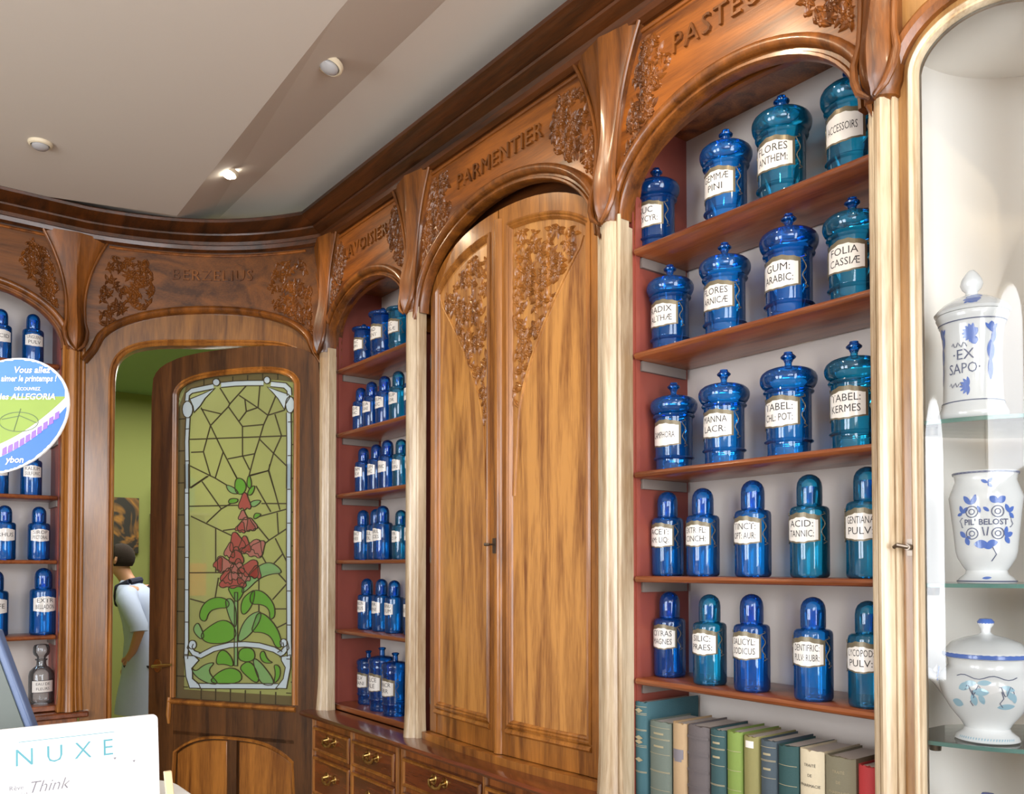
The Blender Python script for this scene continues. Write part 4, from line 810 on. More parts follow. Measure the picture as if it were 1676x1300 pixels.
for y0, y1, H, dp, col, lab, st in BK:
    root = thing('book', lab+', on the bottom shelf', 'book', (2.06, (y0+y1)/2, ZC-.775), 'old books in the large jar cabinet')
    cm = plain('cloth_'+st, srgb(*col), .7, bump=.1, bscale=220, var=.12)
    t = y1-y0-.001; c = (y0+y1)/2; b = -.7745; e = t*.06+.0015
    prof = []
    for i in range(11):
        a = -1+2*i/10; prof.append((c+a*t/2, -.064+.010*(1-a*a)-.003*(abs(a) > .95)))
    inn = [(c+a*(t/2-.003), -.070+.008*(1-a*a)) for a in lin(1, -1, 10)]
    m = MB(RW); poly = prof+[(c+t/2, -.064-dp), (c+t/2-.003, -.064-dp)]+inn+[(c-t/2+.003, -.064-dp), (c-t/2, -.064-dp)]
    rr = random.Random(int(y0*1000)); m.tubeprof([[(u, v, w) for u, w in poly] for v in (b, b+.004, H-.003)]+[[(u, H+(rr.uniform(-.004, .002) if w > -.07 else 0), w) for u, w in poly]])
    m.build('cover', cm, root, smooth=True, angle=40)
    m = MB(RW); m.box(c-t/2+.0032, c+t/2-.0032, b+.004, H-.006, -.058-dp, -.068); m.build('pages', pgm, root)
    m = MB(RW); h = H-b
    def band(v, wv, k=1.0, o=.0006):
        rows = []
        for i in range(13):
            a = -k+2*k*i/12; w = -.064+.010*(1-a*a); rows.append([(c+a*t/2, v, w+o), (c+a*t/2, v+wv, w+o), (c+a*t/2, v+wv, w+o+.0006), (c+a*t/2, v, w+o+.0006)])
        m.tubeprof(rows)
    def line(txt, v, s, k=.8): add_text(m, txt, lambda x, y, hh: (c-x, v+y, -.064+.010*(1-(x/(t/2))**2)+.0008), width=t*k, size=s)
    mt = gold
    if st == 'orn':
        for v in (.95, .885, .87, .72, .71, .56, .545, .30, .29): band(b+h*v, .0015, .95)
        for v in (.915, .64, .60, .42):
            q = b+h*v; m.add([(c-.018, q, -.0525), (c, q-.008, -.0525), (c+.018, q, -.0525), (c, q+.008, -.0525)], [(0, 1, 2, 3)])
    elif st == 'bands':
        for v in (.93, .80, .79, .62, .42, .41, .2): band(b+h*v, .0014, .92)
        for v in (.85, .70): band(b+h*v, .006, .45)
    elif st == 'ribs':
        mt = cm
        for v in (.86, .68, .50, .32): band(b+h*v, .006, .98, .0020); band(b+h*v-.002, .010, .98, .0006)
    elif st == 'rules': [band(b+h*v, .0014, .9) for v in (.80, .60, .40)]
    elif st == 'sticker':
        mt = M['label']; band(b+h*.88, .02, .5)
    elif st == 'patch':
        mt = M['grey']; band(b+h*.60, .030, .7); band(b+h*.57, .012, .5)
    elif st.startswith('print'):
        mt = M['ink'] if st == 'print' else gold
        for k, tx in enumerate(['TRAITÉ', 'DE', 'PHARMACIE', 'I', 'PRATIQUE']): line(tx, b+h*(.84-.10*k), .011)
    if m.v: m.build('title_print', mt, root)

# ================================================================== FAIENCE IN THE DISPLAY CABINET
def wrapper(prof, face):
    def rad(z):
        for (r0, z0), (r1, z1) in zip(prof, prof[1:]):
            if z0 <= z <= z1 and z1 > z0: return r0+(r1-r0)*(z-z0)/(z1-z0)
        return prof[-1][0]
    def pl(x, y, h=0): r = rad(y); a = face+x/max(r, .02); return ((r+.0012+h)*math.cos(a), (r+.0012+h)*math.sin(a), y)
    return pl
def blob(mb, pl, x, y, L, wd, a, n=8):
    """painted petal/leaf wrapped on the pot: centre line from x,y at angle a"""
    rows = []; ca, sa = math.cos(a), math.sin(a)
    for i in range(n+1):
        t = i/n; w = wd*math.sin(PI*t)**.7
        rows.append([pl(x+ca*L*t-sa*w*s, y+sa*L*t+ca*w*s) for s in (-1, -.4, .4, 1)])
    mb.grid(rows)
def stroke(mb, pl, pts, wd=.0012):
    rows = []
    for i, p in enumerate(pts):
        a = pts[max(0, i-1)]; b = pts[min(len(pts)-1, i+1)]; dx, dy = b[0]-a[0], b[1]-a[1]; l = math.hypot(dx, dy) or 1
        rows.append([pl(p[0]-dy/l*wd*s, p[1]+dx/l*wd*s, .0003) for s in (-1, 1)])
    mb.grid(rows)
def ring(mb, pl, y, w=.0012): stroke(mb, pl, [(x, y) for x in lin(-.2, .2, 60)], w)
FACE = math.atan2(-.40, -.92)
def circ(x, y, r, n=16): return [(x+r*math.cos(t), y+r*math.sin(t)) for t in lin(0, 2*PI, n)]
def pot(name, label, cat, loc):
    root = thing(name, label, cat, (0, 0, 0), 'faience in the bow-fronted display cabinet'); return root
# tall lidded albarello
root = pot('pharmacy_jar', 'tall lidded white faience jar lettered EX SAPO with blue figure, on the upper glass shelf', 'jar', None)
pf = [(0, 0), (.070, 0), (.078, .006), (.079, .018), (.072, .032), (.067, .050), (.065, .120), (.066, .180), (.070, .215), (.078, .236), (.082, .244), (.080, .250)]
MB().lathe(pf+[(0, .251)], 40).build('body', 'faience', root, smooth=True, angle=60)
ld = MB().lathe([(.070, .2505), (.083, .251), (.086, .257), (.080, .264), (.066, .276), (.045, .288), (.024, .296), (.014, .300), (.014, .306), (.022, .314), (.026, .324), (.023, .336), (.014, .350), (.006, .358), (0, .360)], 32).build('lid', 'faience', root, smooth=True, angle=60)
pl = wrapper(pf, FACE-.30)
m = MB(); ring(m, pl, .228); ring(m, pl, .042); m.build('painted_rings', 'greyblue', root)
m = MB()
for sx in (-1, 1):
    X0 = -.068 if sx < 0 else .062
    for a_, L_, w_, x_, y_ in ((PI/2, .05, .010, X0, .13), (PI*.42, .035, .007, X0+.004, .17), (-PI/2, .055, .007, X0-.002, .14), (PI/2, .025, .010, X0+.004, .195), (PI*.3, .02, .004, X0+.008, .2), (PI*.7, .02, .004, X0, .2)): blob(m, pl, x_, y_, L_, w_, a_)
for k in range(9): blob(m, pl, .020, .196, .022, .004, PI*.45+k*PI*1.1/8)
blob(m, pl, .012, .190, .026, .010, PI*.2); blob(m, pl, .02, .19, .022, .009, -PI*.4)
for k in range(7): blob(m, pl, .012, .075, .022, .0035, PI*.55+k*PI*.9/6)
m.build('painted_figures', 'cobalt', root)
m = MB()
for t, y, w in (('·EX', .138, .05), ('SAPO·', .106, .072)): add_text(m, t, lambda x, yy, h: pl(x, y+yy), width=w, size=.034)
stroke(m, pl, [(-.028+i*.004, .172+.006*math.sin(i*1.9)) for i in range(10)], .0010); stroke(m, pl, [(-.035+i*.004, .08+.006*math.sin(i*2.1)) for i in range(9)], .0010)
m.build('painted_lettering', 'greyblue', root)
pll = wrapper([(.083, .251), (.086, .257), (.080, .264), (.066, .276), (.045, .288), (.024, .296)], FACE-.30)
m = MB()
for k in range(9): blob(m, pll, .022, .276, .020, .0045, PI*1.25-k*PI*1.5/8)
blob(m, pll, .010, .268, .03, .007, 0); m.build('painted_spray', 'cobalt', ld)
root.location = (2.132, .937, ZC+.3485); root.scale = (.97, .97, 1.03)
# shouldered vase
root = pot('pharmacy_vase', 'white faience vase with blue flowers and a PIL BELOST banner, on the middle glass shelf', 'vase', None)
pf = [(0, 0), (.062, 0), (.064, .004), (.058, .012), (.046, .022), (.044, .030), (.052, .042), (.062, .060), (.066, .075), (.070, .12), (.078, .19), (.080, .205), (.074, .222), (.066, .245), (.068, .258), (.072, .262), (.070, .266)]
MB().lathe(pf+[(.064, .266), (.060, .25), (0, .24)], 40).build('body', 'faience', root, smooth=True, angle=40)
pl = wrapper(pf, FACE)
m = MB(); ring(m, pl, .262, .0022); ring(m, pl, .005, .0015)
stroke(m, pl, [(-.054, .132), (.054, .132), (.060, .139), (.056, .145), (.054, .154), (-.054, .154), (-.060, .147), (-.056, .141), (-.054, .132)], .0010)
for x in (-.030, .024): stroke(m, pl, circ(x, .168, .013)); stroke(m, pl, circ(x, .168, .006)); stroke(m, pl, circ(x, .117, .013)); stroke(m, pl, circ(x, .117, .006))
stroke(m, pl, [(-.008, .132), (-.004, .112)]); stroke(m, pl, [(.004, .132), (.001, .112)]); stroke(m, pl, [(.012, .085), (.020, .068), (.010, .052)])
add_text(m, "PIL' BELOST", lambda x, yy, h: pl(x, .1375+yy), width=.094, size=.019, bold=.02)
m.build('painted_banner', 'greyblue', root)
m = MB()
for x, y, L, w, a in ((-.033, .185, .022, .006, .9), (-.033, .185, .026, .006, 2.2), (-.028, .19, .02, .004, 1.2), (.024, .188, .022, .008, .7), (.024, .188, .022, .008, 2.4), (-.052, .165, .02, .005, 1.9), (-.052, .165, .02, .005, .8), (-.052, .165, .016, .004, 3.4), (.048, .165, .02, .005, .8), (.05, .165, .022, .005, 2.0), (.05, .165, .018, .005, -.8), (-.012, .165, .018, .004, 1.9), (.006, .168, .016, .004, 2.4), (-.045, .108, .022, .006, 2.4), (-.045, .108, .02, .006, -1.2), (-.045, .108, .012, .004, 0), (.040, .110, .022, .006, .4), (.040, .110, .02, .006, -1.0), (.040, .110, .024, .005, 1.4), (-.026, .092, .03, .010, 0), (.0, .092, .024, .008, .2), (-.006, .084, .022, .007, .3), (.004, .235, .016, .004, 2.6), (.004, .235, .016, .004, .9), (.004, .235, .014, .004, -.9), (-.010, .012, .02, .003, .1)): blob(m, pl, x, y, L, w, a)
m.build('painted_flowers', 'cobalt', root)
root.location = (2.148, .918, ZC-.0405)
# tureen
root = pot('tureen', 'round white lidded tureen with lion-head handles and blue rim band, on the lower glass shelf', 'tureen', None)
pf = [(0, 0), (.066, 0), (.070, .003), (.066, .012), (.052, .022), (.048, .030), (.056, .044), (.078, .072), (.096, .105), (.103, .130), (.100, .155), (.088, .168), (.082, .176), (.084, .190), (.088, .196)]
MB().lathe(pf+[(0, .197)], 40).build('body', 'faience', root, smooth=True, angle=50)
ld = MB().lathe([(.086, .1965), (.092, .197), (.094, .208), (.090, .214), (.074, .232), (.045, .244), (.018, .250), (.010, .256), (.011, .266), (.017, .274), (.018, .280), (.012, .287), (0, .289)], 36).build('lid', 'faience', root, smooth=True, angle=60)
pl = wrapper(pf, FACE)
m = MB(); m.lathe([(.0930, .198), (.0952, .200), (.0952, .207), (.0930, .209)], 40); m.lathe([(.0175, .277), (.0190, .281), (.013, .2885), (0, .290)], 16); m.build('painted_band', 'cobalt', ld, smooth=True)
m = MB()
for x, y, L, w, a in ((-.06, .128, .03, .009, .5), (-.05, .14, .03, .007, .2), (-.02, .145, .03, .006, .1), (-.03, .125, .035, .009, .0), (-.03, .12, .03, .007, -1.3), (-.015, .12, .026, .006, -1.2), (.03, .14, .03, .006, -.3), (.04, .13, .03, .007, -.9), (.055, .125, .025, .006, -1.4), (.02, .09, .04, .007, .1), (-.05, .09, .03, .010, 2.9)): blob(m, pl, x, y, L, w, a)
for k in range(22): blob(m, pl, -.066+k*.006*1.0, .008, .006, .0012, 1.2)
m.build('painted_arabesques', 'paleblue', root)
m = MB(); stroke(m, pl, [(-.065+.01*i, .158+.004*math.sin(i)) for i in range(14)], .0009)
for s in (0, 1): stroke(m, pl, [(-.045+.07*s+.004*i, .128+.012*math.sin(i*1.1+s)) for i in range(9)], .0009); stroke(m, pl, [(-.03+.06*s, .128), (-.026+.06*s, .112), (-.034+.06*s, .100), (-.028+.06*s, .090)], .0009)
m.build('painted_outline', 'greyblue', root)
for s in (-1, 1):
    a = FACE+s*PI/2*.98; ca, sa = math.cos(a), math.sin(a)
    m = MB(lambda x, y, z: (x*ca-y*sa, x*sa+y*ca, z))
    rows = []
    for x, z, r in ((.088, .098, .010), (.098, .118, .016), (.108, .136, .020), (.118, .148, .020), (.128, .154, .016), (.134, .156, .009), (.136, .156, .001)):
        rows.append([(x, r*1.0*math.cos(t), z+r*.8*math.sin(t)) for t in lin(0, 2*PI, 12)[:-1]])
    m.tubeprof(rows)
    for e in (-1, 1): m.tube([(.110, e*.016, .160), (.106, e*.019, .172)], [.006, .001], 6)
    hd = m.build('lion_head_handle', 'faience', root, smooth=True, angle=60)
    m = MB(lambda x, y, z: (x*ca-y*sa, x*sa+y*ca, z))
    for k in range(5): m.tube([(.100+k*.0015, -.019+.002*k, .168-k*.009), (.103+k*.001, -.020+.001*k, .164-k*.009)], .0022, 5); m.tube([(.100+k*.0015, .019-.002*k, .168-k*.009), (.103+k*.001, .020-.001*k, .164-k*.009)], .0022, 5)
    m.build('painted_mane', 'cobalt', hd)
root.location = (2.146, .921, ZC-.4145)
root = pot('pharmacy_jar', 'white faience lidded jar below the tureen, only its blue knob in view', 'jar', None)
MB().lathe([(0, 0), (.05, 0), (.055, .005), (.06, .08), (.065, .15), (.06, .17), (0, .171)], 32).build('body', 'faience', root, smooth=True)
ld = MB().lathe([(.060, .1712), (.066, .176), (.05, .2), (.02, .215), (.01, .222), (.012, .235), (.017, .246), (.012, .256), (0, .258)], 24).build('lid', 'faience', root, smooth=True)
MB().lathe([(.0165, .243), (.0180, .247), (.013, .2575), (0, .2592)], 14).build('painted_knob', 'cobalt', ld, smooth=True)
root.location = (2.146, .921, ZC-.7995)

# ================================================================== CEILING SPOTLIGHTS
lampm = bpy.data.materials.new('lit_lamp'); lampm.use_nodes = True; bb = lampm.node_tree.nodes['Principled BSDF']
bb.inputs['Emission Color'].default_value = (1, .93, .80, 1); bb.inputs['Emission Strength'].default_value = 30
ringm = plain('yellowed_white_trim', srgb(222, 208, 180), .4); dull = plain('unlit_lamp', srgb(188, 188, 190), .2, .2)
def downlight(p, nrm, label, lit, R0=.047):
    n = Vector(nrm).normalized(); q = n.to_track_quat('Z', 'Y').to_matrix()
    root = thing('recessed_spotlight', label, 'ceiling spotlight', p, 'recessed ceiling spotlights')
    f = lambda x, y, z: tuple(Vector(p)+q @ Vector((x, y, z)))
    m = MB(f); m.lathe([(R0*.72, -.012), (R0*.74, .010), (R0*.82, .014), (R0*.95, .010), (R0, .001), (R0, -.004)], 28); m.build('trim_ring', ringm, root, smooth=True)
    m = MB(f); m.lathe([(R0*.72, -.006), (R0*.68, .018), (R0*.5, .026), (0, .030)], 24); m.build('lamp', lampm if lit else dull, root, smooth=True)
sl = (-.33, 0, -1)
def slp(y, t=.42): x = 1.27+.03*(t)+(.34)*t; return (1.275+.335*t, y, ZC+1.888+.112*t-.004)
downlight(slp(4.10), sl, 'lit recessed ceiling spotlight nearest the far corner, on the sloping ceiling strip', True)
downlight(slp(2.98), sl, 'unlit recessed spotlight halfway along the sloping ceiling strip', False, .052)
downlight(slp(1.75), sl, 'lit recessed spotlight above the large jar cabinet', True)
downlight(slp(.70), sl, 'lit recessed spotlight near the display cabinet', True)
downlight(slp(-.40), sl, 'lit recessed spotlight over the shopfront end', True)
downlight((.622, 4.248, ZC+1.886), (0, 0, -1), 'small unlit recessed spotlight in the flat plaster ceiling, at the left', False, .050)
m = MB(); m.lathe([(.05, -.003), (.05, -.02), (.03, -.022), (0, -.022)], 16, (1.40, 6.22, 3.212)); o = m.build('round_ceiling_lamp', lampm, None, smooth=True)
tag(o, 'small bright round ceiling lamp in the green back room', 'lamp')

# ================================================================== BACK ROOM: painting, person
pm, nt, b = nodes('abstract_painting'); N = nt.nodes.new; L = nt.links.new
tc = N('ShaderNodeNewGeometry'); ns = N('ShaderNodeTexNoise'); ns.inputs['Scale'].default_value = 3.4; ns.inputs['Distortion'].default_value = 2.5; ns.inputs['Detail'].default_value = 2
L(tc.outputs['Position'], ns.inputs['Vector']); rp = N('ShaderNodeValToRGB'); L(ns.outputs[0], rp.inputs[0])
rp.color_ramp.elements[0].position = .45; rp.color_ramp.elements[0].color = srgb(30, 26, 20); rp.color_ramp.elements[1].position = .68; rp.color_ramp.elements[1].color = srgb(168, 116, 40)
L(rp.outputs[0], b.inputs['Base Color']); b.inputs['Roughness'].default_value = .6
root = thing('painting', 'dark brown and gold abstract canvas on the yellow-green back room wall', 'painting', (1.85, 8.49, ZC+.38))
m = MB(); m.box(1.58, 2.10, 8.465, 8.495, ZC+.12, ZC+.64); m.build('canvas', pm, root, bevel=.003)

def skin(name, joints, edges, mat, parent, root_i=0, sub=2, ext=None):
    """one continuous surface grown from a skeleton: joints = [(x, y, z, rx, ry)]"""
    me = bpy.data.meshes.new(name); o0 = root_origin(parent)
    me.from_pydata([(j[0]-o0[0], j[1]-o0[1], j[2]-o0[2]) for j in joints], edges, []); me.materials.append(mat)
    ob = bpy.data.objects.new(name, me); C.objects.link(ob)
    md = ob.modifiers.new('skin', 'SKIN'); md.use_smooth_shade = True; md.branch_smoothing = .6
    sv = me.skin_vertices[0].data if me.skin_vertices else None
    if sv is None:
        bm = bmesh.new(); bm.from_mesh(me); bm.verts.layers.skin.verify(); bm.to_mesh(me); bm.free(); sv = me.skin_vertices[0].data
    for i, j in enumerate(joints):
        sv[i].radius = (j[3], j[4] if len(j) > 4 else j[3]); sv[i].use_root = i == root_i
    s = ob.modifiers.new('sub', 'SUBSURF'); s.levels = sub; s.render_levels = sub
    if parent: ob.parent = parent
    return ob
PX, PY = 1.735, 6.72            # hips of the person
fw = Vector((-.79, .61, 0)); rt = Vector((.61, .79, 0))    # facing, and the far (right-hand) side
def P3(f, r, z): v = Vector((PX, PY, 0))+fw*f+rt*r; return (v.x, v.y, z)
skinm = plain('skin', srgb(190, 140, 112), .5); hairm = plain('dark_brown_hair', srgb(34, 22, 16), .95, bump=.4, bscale=260)
coatm = plain('pale_blue_white_coat', srgb(176, 190, 226), .8, bump=.25, bscale=14); navy = plain('navy_cloth', srgb(30, 34, 62), .8)
person = thing('person', 'person in a long pale coat over dark trousers, stooping in the back room doorway', 'person', (PX, PY, 0))
J = [P3(0, 0, .96)+(.14, .11), P3(.02, 0, 1.12)+(.125, .10), P3(.06, 0, 1.28)+(.145, .11), P3(.10, 0, 1.40)+(.13, .09), P3(.155, 0, 1.485)+(.052, .052), P3(.20, 0, 1.55)+(.060, .066), P3(.235, 0, 1.62)+(.078, .092), P3(.235, 0, 1.685)+(.060, .072)]
E = [(0, 1), (1, 2), (2, 3), (3, 4), (4, 5), (5, 6), (6, 7)]
def limb(a, pts):
    global J, E
    p = a
    for q in pts: J.append(q); E.append((p, len(J)-1)); p = len(J)-1
    return p
for s in (-1, 1):
    limb(0, [P3(0, s*.09, .86)+(.085, .085), P3(.01, s*.095, .50)+(.055, .055), P3(-.02, s*.095, .10)+(.036, .036), P3(.03, s*.10, .045)+(.036, .030), P3(.13, s*.105, .035)+(.032, .022)])
# near arm bent with hand at the hip; far arm hanging forward
h1 = limb(3, [P3(.08, -.17, 1.38)+(.055, .055), P3(-.06, -.25, 1.14)+(.042, .042), P3(.02, -.20, .96)+(.030, .030), P3(.06, -.18, .92)+(.034, .018)])
h2 = limb(3, [P3(.11, .17, 1.38)+(.055, .055), P3(.16, .21, 1.10)+(.042, .042), P3(.235, .20, .87)+(.029, .029), P3(.25, .20, .80)+(.034, .018)])
for h, dr, base in ((h1, (.5, .1, -.85), J[h1]), (h2, (.2, 0, -1), J[h2])):
    for k in range(5):
        ox = (k-1.5)*.017 if k < 4 else -.036; ln = [.055, .062, .058, .046, .042][k]
        d = fw*dr[0]+rt*dr[1]+Vector((0, 0, dr[2])); d.normalize(); sd = fw.cross(Vector((0, 0, 1))).cross(d).normalized()
        b0 = Vector(base[:3])+sd*ox+d*(.02 if k < 4 else -.01)
        tip = d if k < 4 else (d*.7-sd*.7).normalized()
        limb(h, [tuple(b0+tip*.012)+(.0095, .009), tuple(b0+tip*(ln*.6))+(.0085, .008), tuple(b0+tip*ln+fw*-.010)+(.0065, .006)])
body = skin('body', J, E, skinm, person, 0, 2)
# clothes
m = MB(); rows = []
for f, z, ax, ay in ((.01, .50, .20, .235), (.01, .62, .19, .225), (0, .78, .175, .210), (0, .92, .160, .195), (.01, 1.04, .140, .175), (.03, 1.15, .132, .170), (.055, 1.26, .135, .185), (.08, 1.34, .130, .190), (.10, 1.395, .112, .170), (.12, 1.435, .090, .120), (.135, 1.465, .068, .075), (.14, 1.475, .058, .062)):
    rows.append([P3(f+ax*math.cos(t)+.006*math.sin(5*t+z*9), ay*math.sin(t), z) for t in lin(0, 2*PI, 36)[:-1]])
m.grid(rows, True); ct = m.build('coat', coatm, person, smooth=True, angle=80)
for pts in ([P3(.085, -.13, 1.375), P3(.07, -.19, 1.34), P3(.01, -.225, 1.24), P3(-.045, -.25, 1.15), P3(-.05, -.255, 1.11)], [P3(.10, .13, 1.375), P3(.115, .185, 1.34), P3(.14, .205, 1.22), P3(.165, .215, 1.11), P3(.170, .216, 1.07)]):
    m = MB(); m.tube(pts, [.070, .078, .070, .064, .062], 16); m.build('sleeve', coatm, ct, smooth=True, angle=80)
J = []; E = []
J.append(P3(0, 0, .92)+(.15, .12)); limb(0, [P3(0, .09, .82)+(.098, .098), P3(.01, .095, .5)+(.075, .075), P3(-.015, .095, .09)+(.06, .06)]); limb(0, [P3(0, -.09, .82)+(.098, .098), P3(.01, -.095, .5)+(.075, .075), P3(-.015, -.095, .09)+(.06, .06)])
skin('trousers', J, E, navy, person, 0, 2)
for s in (-1, 1):
    m = MB(); rows = []
    for f, hw_, h_ in ((-.06, .030, .05), (-.03, .040, .085), (.03, .042, .085), (.09, .046, .06), (.15, .044, .045), (.18, .028, .03)):
        rows.append([P3(f, s*.10+hw_*math.cos(t), max(.002, .028+h_*.75*math.sin(t))) for t in lin(0, 2*PI, 14)[:-1]])
    m.tubeprof(rows); m.build('shoe', 'black', person, smooth=True, angle=70)
m = MB()     # dark apron strap / collar round the neck
m.tube([P3(.10, -.085, 1.46), P3(.06, 0, 1.475), P3(.10, .085, 1.46), P3(.19, .075, 1.42), P3(.215, .03, 1.36), P3(.225, 0, 1.30), P3(.215, -.03, 1.36), P3(.19, -.075, 1.42), P3(.10, -.085, 1.46)], .027, 8); m.build('dark_collar', navy, person, smooth=True)
m = MB(); rows = []; cc = Vector(P3(.215, 0, 1.645))
for i in range(11):
    th = PI*i/10; rows.append([])
    for j in range(20):
        ph = 2*PI*j/20; d = fw*(math.sin(th)*math.cos(ph)*.101)+rt*(math.sin(th)*math.sin(ph)*.084)+Vector((0, 0, math.cos(th)*.108))
        fwd = math.sin(th)*math.cos(ph)
        if fwd > .35 and th > .9: d *= .80
        if th > 2.3: d *= .78
        rows[-1].append(tuple(cc+d+fw*-.012))
m.grid(rows, True); m.build('hair', hairm, person, smooth=True, angle=80)
m = MB(); m.tube([P3(.318, 0, 1.650), P3(.338, 0, 1.622), P3(.322, 0, 1.612)], [.008, .013, .008], 8); m.build('nose', skinm, person, smooth=True)
for s in (-1, 1):
    m = MB(); m.lathe([(0, -.010), (.007, -.007), (.010, 0), (.007, .007), (0, .010)], 10, P3(.312, s*.030, 1.648)); m.build('eye', 'white', person, smooth=True)
    m = MB(); m.tube([P3(.215, s*.078, 1.60), P3(.205, s*.086, 1.625), P3(.20, s*.084, 1.65)], [.008, .013, .008], 8); m.build('ear', skinm, person, smooth=True)
m = MB(); m.tube([P3(.312, -.022, 1.580), P3(.320, 0, 1.578), P3(.312, .022, 1.580)], [.003, .006, .003], 6); m.build('mouth', plain('lips', srgb(160, 90, 80), .5), person, smooth=True)
# shelf with boxes, dimly seen through the stained glass
for x, y, z, sx, col, lab in ((2.35, 8.3, 1.30, .28, (196, 60, 36), 'red-orange box on the back room stand, seen blurred through the stained glass'), (2.28, 8.3, 2.10, .24, (60, 120, 130), 'teal box on top of the back room stand, seen blurred through the stained glass')):
    m = MB(); m.box(x, x+sx, y-.15, y+.1, z, z+.30, 1); m.prism([(x-.004, y-.154), (x+sx+.004, y-.154), (x+sx+.004, y+.104), (x-.004, y+.104)], z+.25, z+.305)
    tag(m.build('storage_box', plain('box_card', srgb(*col), .7), bevel=.004), lab, 'box')
root = thing('shelf_stand', 'narrow grey shelf stand against the back room wall, seen through the stained glass', 'shelf', (2.45, 8.3, 0))
for z in (.5, 1.28, 2.08): m = MB(); m.box(2.20, 2.72, 8.1, 8.48, z-.02, z); m.build('shelf', 'grey', root, bevel=.003)
for x in (2.215, 2.705):
    for y in (8.115, 8.465): m = MB(); m.box(x-.012, x+.012, y-.012, y+.012, 0, 2.08); m.build('leg', 'grey', root, bevel=.002)

# ================================================================== FOREGROUND COUNTER
root = thing('counter', 'white shop counter with a rounded corner, at the bottom left', 'counter', (0, 2.2, 0))
def rc(x0, x1, y0, y1, r): return [(x0, y0), (x1, y0)]+[(x1-r+r*math.cos(t), y1-r+r*math.sin(t)) for t in lin(0, PI/2, 10)]+[(x0, y1)]
m = MB(); m.prism(rc(-1.3, .735, 1.75, 2.66, .16), .925, .96); m.build('countertop', 'white', root, bevel=.006)
m = MB(); m.prism(rc(-1.27, .70, 1.78, 2.62, .14), .0, .925); m.build('counter_body', 'white', root)
# advertising card
root = thing('counter_card', 'large white rounded card with widely spaced teal capitals, leaning on the white counter', 'display card', (.40, 2.40, .96))
def CM(x, y, z): return (x, 2.40+.03*(y-.96)/.22-z, y)
CT = ZC-.402
pc = [(.0, .961), (.655, .961)]+[(.655-.014+.014*math.cos(t), CT-.014+.014*math.sin(t)) for t in lin(0, PI/2, 6)]+[(.0, CT)]
m = MB(CM); m.prism(pc, -.004, .004); m.build('card', 'white', root)
m = MB(CM); add_text(m, 'NUXE', lambda x, y, h: (.430+x, 1.086+y, .0048), size=.060, space=1.75, bold=-.008); m.box(.325, .545, 1.143, 1.1445, .0042, .0048); m.build('printed_name', 'teal', root)
m = MB(CM); add_text(m, 'Think', lambda x, y, h: (.395+x, 1.018+y, .0048), size=.040, shear=.35, bold=-.008)
for k in range(2): add_text(m, ('Rêve', 'de miel')[k], lambda x, y, h: (.320+x, 1.030-.018*k+y, .0048), size=.016)
add_text(m, 'Prodigieux', lambda x, y, h: (.50+x, .975+y, .0048), size=.022, shear=.3)
for x, y in ((.545, 1.075), (.592, 1.062)): m.prism([(x-.004, y+.003), (x+.004, y+.003), (x, y-.003)], .0042, .0048)
m.build('printed_lines', 'grey', root)
tanm = plain('pale_wood', srgb(224, 200, 160), .5)
root = thing('wooden_stick', 'pale wooden holder leaning against the right edge of the white card', 'holder', (.66, 2.38, .96))
m = MB(); m.tubeprof([[(x+.664, y+2.33+dy, z) for x, y in ((-.010, -.005), (.010, -.005), (.010, .005), (-.010, .005))] for z, dy in ((.961, 0), (1.035, .03))]); m.build('holder', tanm, root, bevel=.002)
# monitor seen from behind
FV = Vector((.6111, .7916, 0)); RV = Vector((.7916, -.6111, 0))
def SV(Z): return lambda x, y, z: tuple(RV*x+FV*(Z+z)+Vector((0, 0, y+ZC)))
def px(u, v, Z): return ((u-838)/1390*Z, (927-v)/1390*Z)
root = thing('monitor', 'tilted dark monitor with a blue-grey rim at the left edge, on the counter', 'monitor', (.1, 2.5, .96))
Zm = 2.30; A = [px(-4, 1030, Zm), px(64, 1205, Zm), px(-120, 1290, Zm), px(-190, 1110, Zm)]
m = MB(SV(Zm)); m.prism(A[::-1], 0, .03); mo = m.build('case', 'bluerim', root, bevel=.006)
cx_ = sum(a[0] for a in A)/4; cy_ = sum(a[1] for a in A)/4
m = MB(SV(Zm)); m.prism([(cx_+(a[0]-cx_)*.88, cy_+(a[1]-cy_)*.88) for a in A][::-1], -.004, .001); m.build('back_cover', 'screen', mo)
ft = px(-120, 1240, Zm); m = MB(SV(Zm)); m.box(ft[0]-.03, ft[0]+.03, .96-ZC, ft[1]+.10, .01, .03); m.box(ft[0]-.10, ft[0]+.10, .961-ZC, .972-ZC, -.06, .10); m.build('stand', 'black', root, bevel=.003)
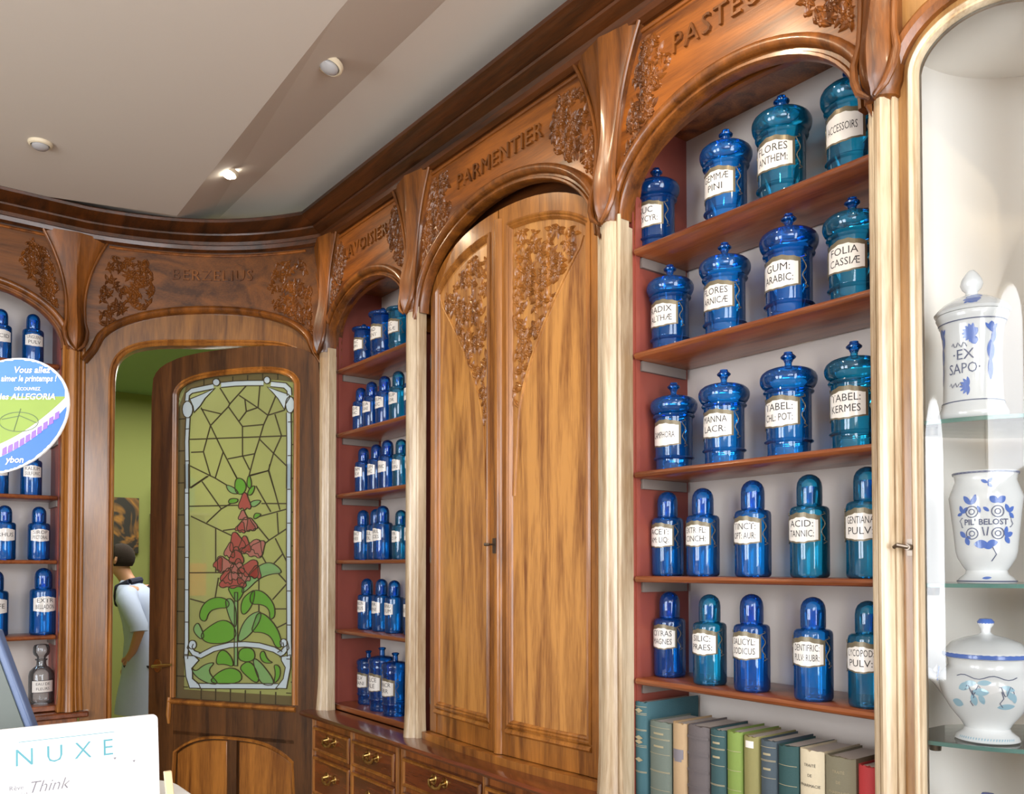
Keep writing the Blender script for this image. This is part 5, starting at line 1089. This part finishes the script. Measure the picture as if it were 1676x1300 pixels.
# round promotional sign on a stand
Zs = 1.90; root = thing('round_sign', 'oval shelf-talker sign with sky, green field and white French lettering, at the left edge', 'sign', tuple(RV*px(5, 0, Zs)[0]+FV*Zs+Vector((0, 0, .96))))
SM = SV(Zs); k = Zs/1390
def sp(x, y): return ((x-838)*k, (927-y)*k)
cx, cy = 4, 680
def egg(t, s=1.0):
    a, b_ = 112*s, 88*s; e = R(-33); x = a*math.cos(t); y = b_*math.sin(t)
    return sp(cx+x*math.cos(e)-y*math.sin(e), cy+x*math.sin(e)+y*math.cos(e))
ts_ = lin(0, 2*PI, 64)[:-1]
m = MB(SM); m.prism([egg(t) for t in ts_], 0, .006); m.build('board', 'white', root)
def clipband(y0, y1, curve, s=.975):
    """slice of the oval between two lower boundary curves (in rows of 1 px)"""
    rows = []
    for x in lin(cx-120, cx+120, 80):
        ins = [y for y in lin(cy-125, cy+125, 125) if inside(x, y, s)]
        if not ins: continue
        a, b_ = max(min(ins), y0(x)), min(max(ins), y1(x))
        if b_ > a: rows.append((x, a, b_))
    return rows
def inside(x, y, s):
    e = R(33); dx, dy = x-cx, y-cy; X = dx*math.cos(e)-dy*math.sin(e); Y = dx*math.sin(e)+dy*math.cos(e)
    return (X/112/s)**2+(Y/88/s)**2 < 1
def strip(name, y0, y1, mat, z, s=.975):
    m = MB(SM); r = clipband(y0, y1, None, s)
    if len(r) > 1: m.grid([[sp(x, a)+(z,), sp(x, b_)+(z,)] for x, a, b_ in r]); return m.build(name, mat, root)
sky = plain('printed_sky', srgb(66, 122, 196), .4, var=.15); fld = plain('printed_field', srgb(132, 156, 62), .5, var=.15); bl2 = plain('printed_blue', srgb(44, 104, 184), .4); vio = plain('printed_violet', srgb(132, 92, 190), .4); dkg = plain('printed_dark_green', srgb(84, 104, 66), .5)
bd = lambda x: 690+25-(x-20)*.55-((x-20)/90)**2*22
strip('printed_sky', lambda x: 0, lambda x: 648, sky, -.0006)
strip('printed_field', lambda x: 648, lambda x: bd(x), fld, -.0006)
strip('printed_blue', lambda x: bd(x)+22-(x > 60)*(x-60)*.12, lambda x: 999, bl2, -.0006)
m = MB(SM)
for i in range(10):
    x = 2+i*9.5; y = bd(x)+10; m.prism([sp(x, y), sp(x+7, y-4), sp(x+7, y+8), sp(x-1, y+12)][::-1], -.0012, -.0006)
m.build('printed_squares', vio, root)
m = MB(SM)
q = [sp(28+32*math.cos(t), 690+16*math.sin(t)) for t in lin(0, 2*PI, 24)]
m.sweep(q, [(-.0008, -.0012), (-.0008, -.0008), (.0008, -.0008), (.0008, -.0012)]); m.sweep([sp(31, 668), sp(20, 705)], [(-.0008, -.0012), (-.0008, -.0008), (.0008, -.0008), (.0008, -.0012)]); m.sweep([sp(0, 686), sp(30, 680), sp(58, 692)], [(-.0008, -.0012), (-.0008, -.0008), (.0008, -.0008), (.0008, -.0012)])
m.build('printed_wheel', dkg, root)
m = MB(SM)
for t, x, y, s, w in (('Vous allez', 50, 609, .020, .9), ('aimer le printemps !', 44, 623, .019, .9), ('DÉCOUVREZ', 42, 638, .010, .9), ('les ALLEGORIA', 42, 653, .019, .9), ('ybon', 22, 757, .020, .9)):
    bx, by = sp(x, y); add_text(m, t, lambda xx, yy, h: (bx+xx, by+yy, -.0016), size=s, shear=.2 if s > .012 else 0, bold=.02, width=.125)
m.build('printed_lettering', 'white', root)
b0 = sp(-110, 0)[0]; m = MB(SM); m.tube([(b0, .962-ZC, .02), (b0, sp(0, 690)[1], .02), (sp(-60, 0)[0], sp(0, 690)[1], .012)], .008, 8); m.lathe([(0, 0), (.001, 0)], 6); m.build('stand_pole', 'steel', root)
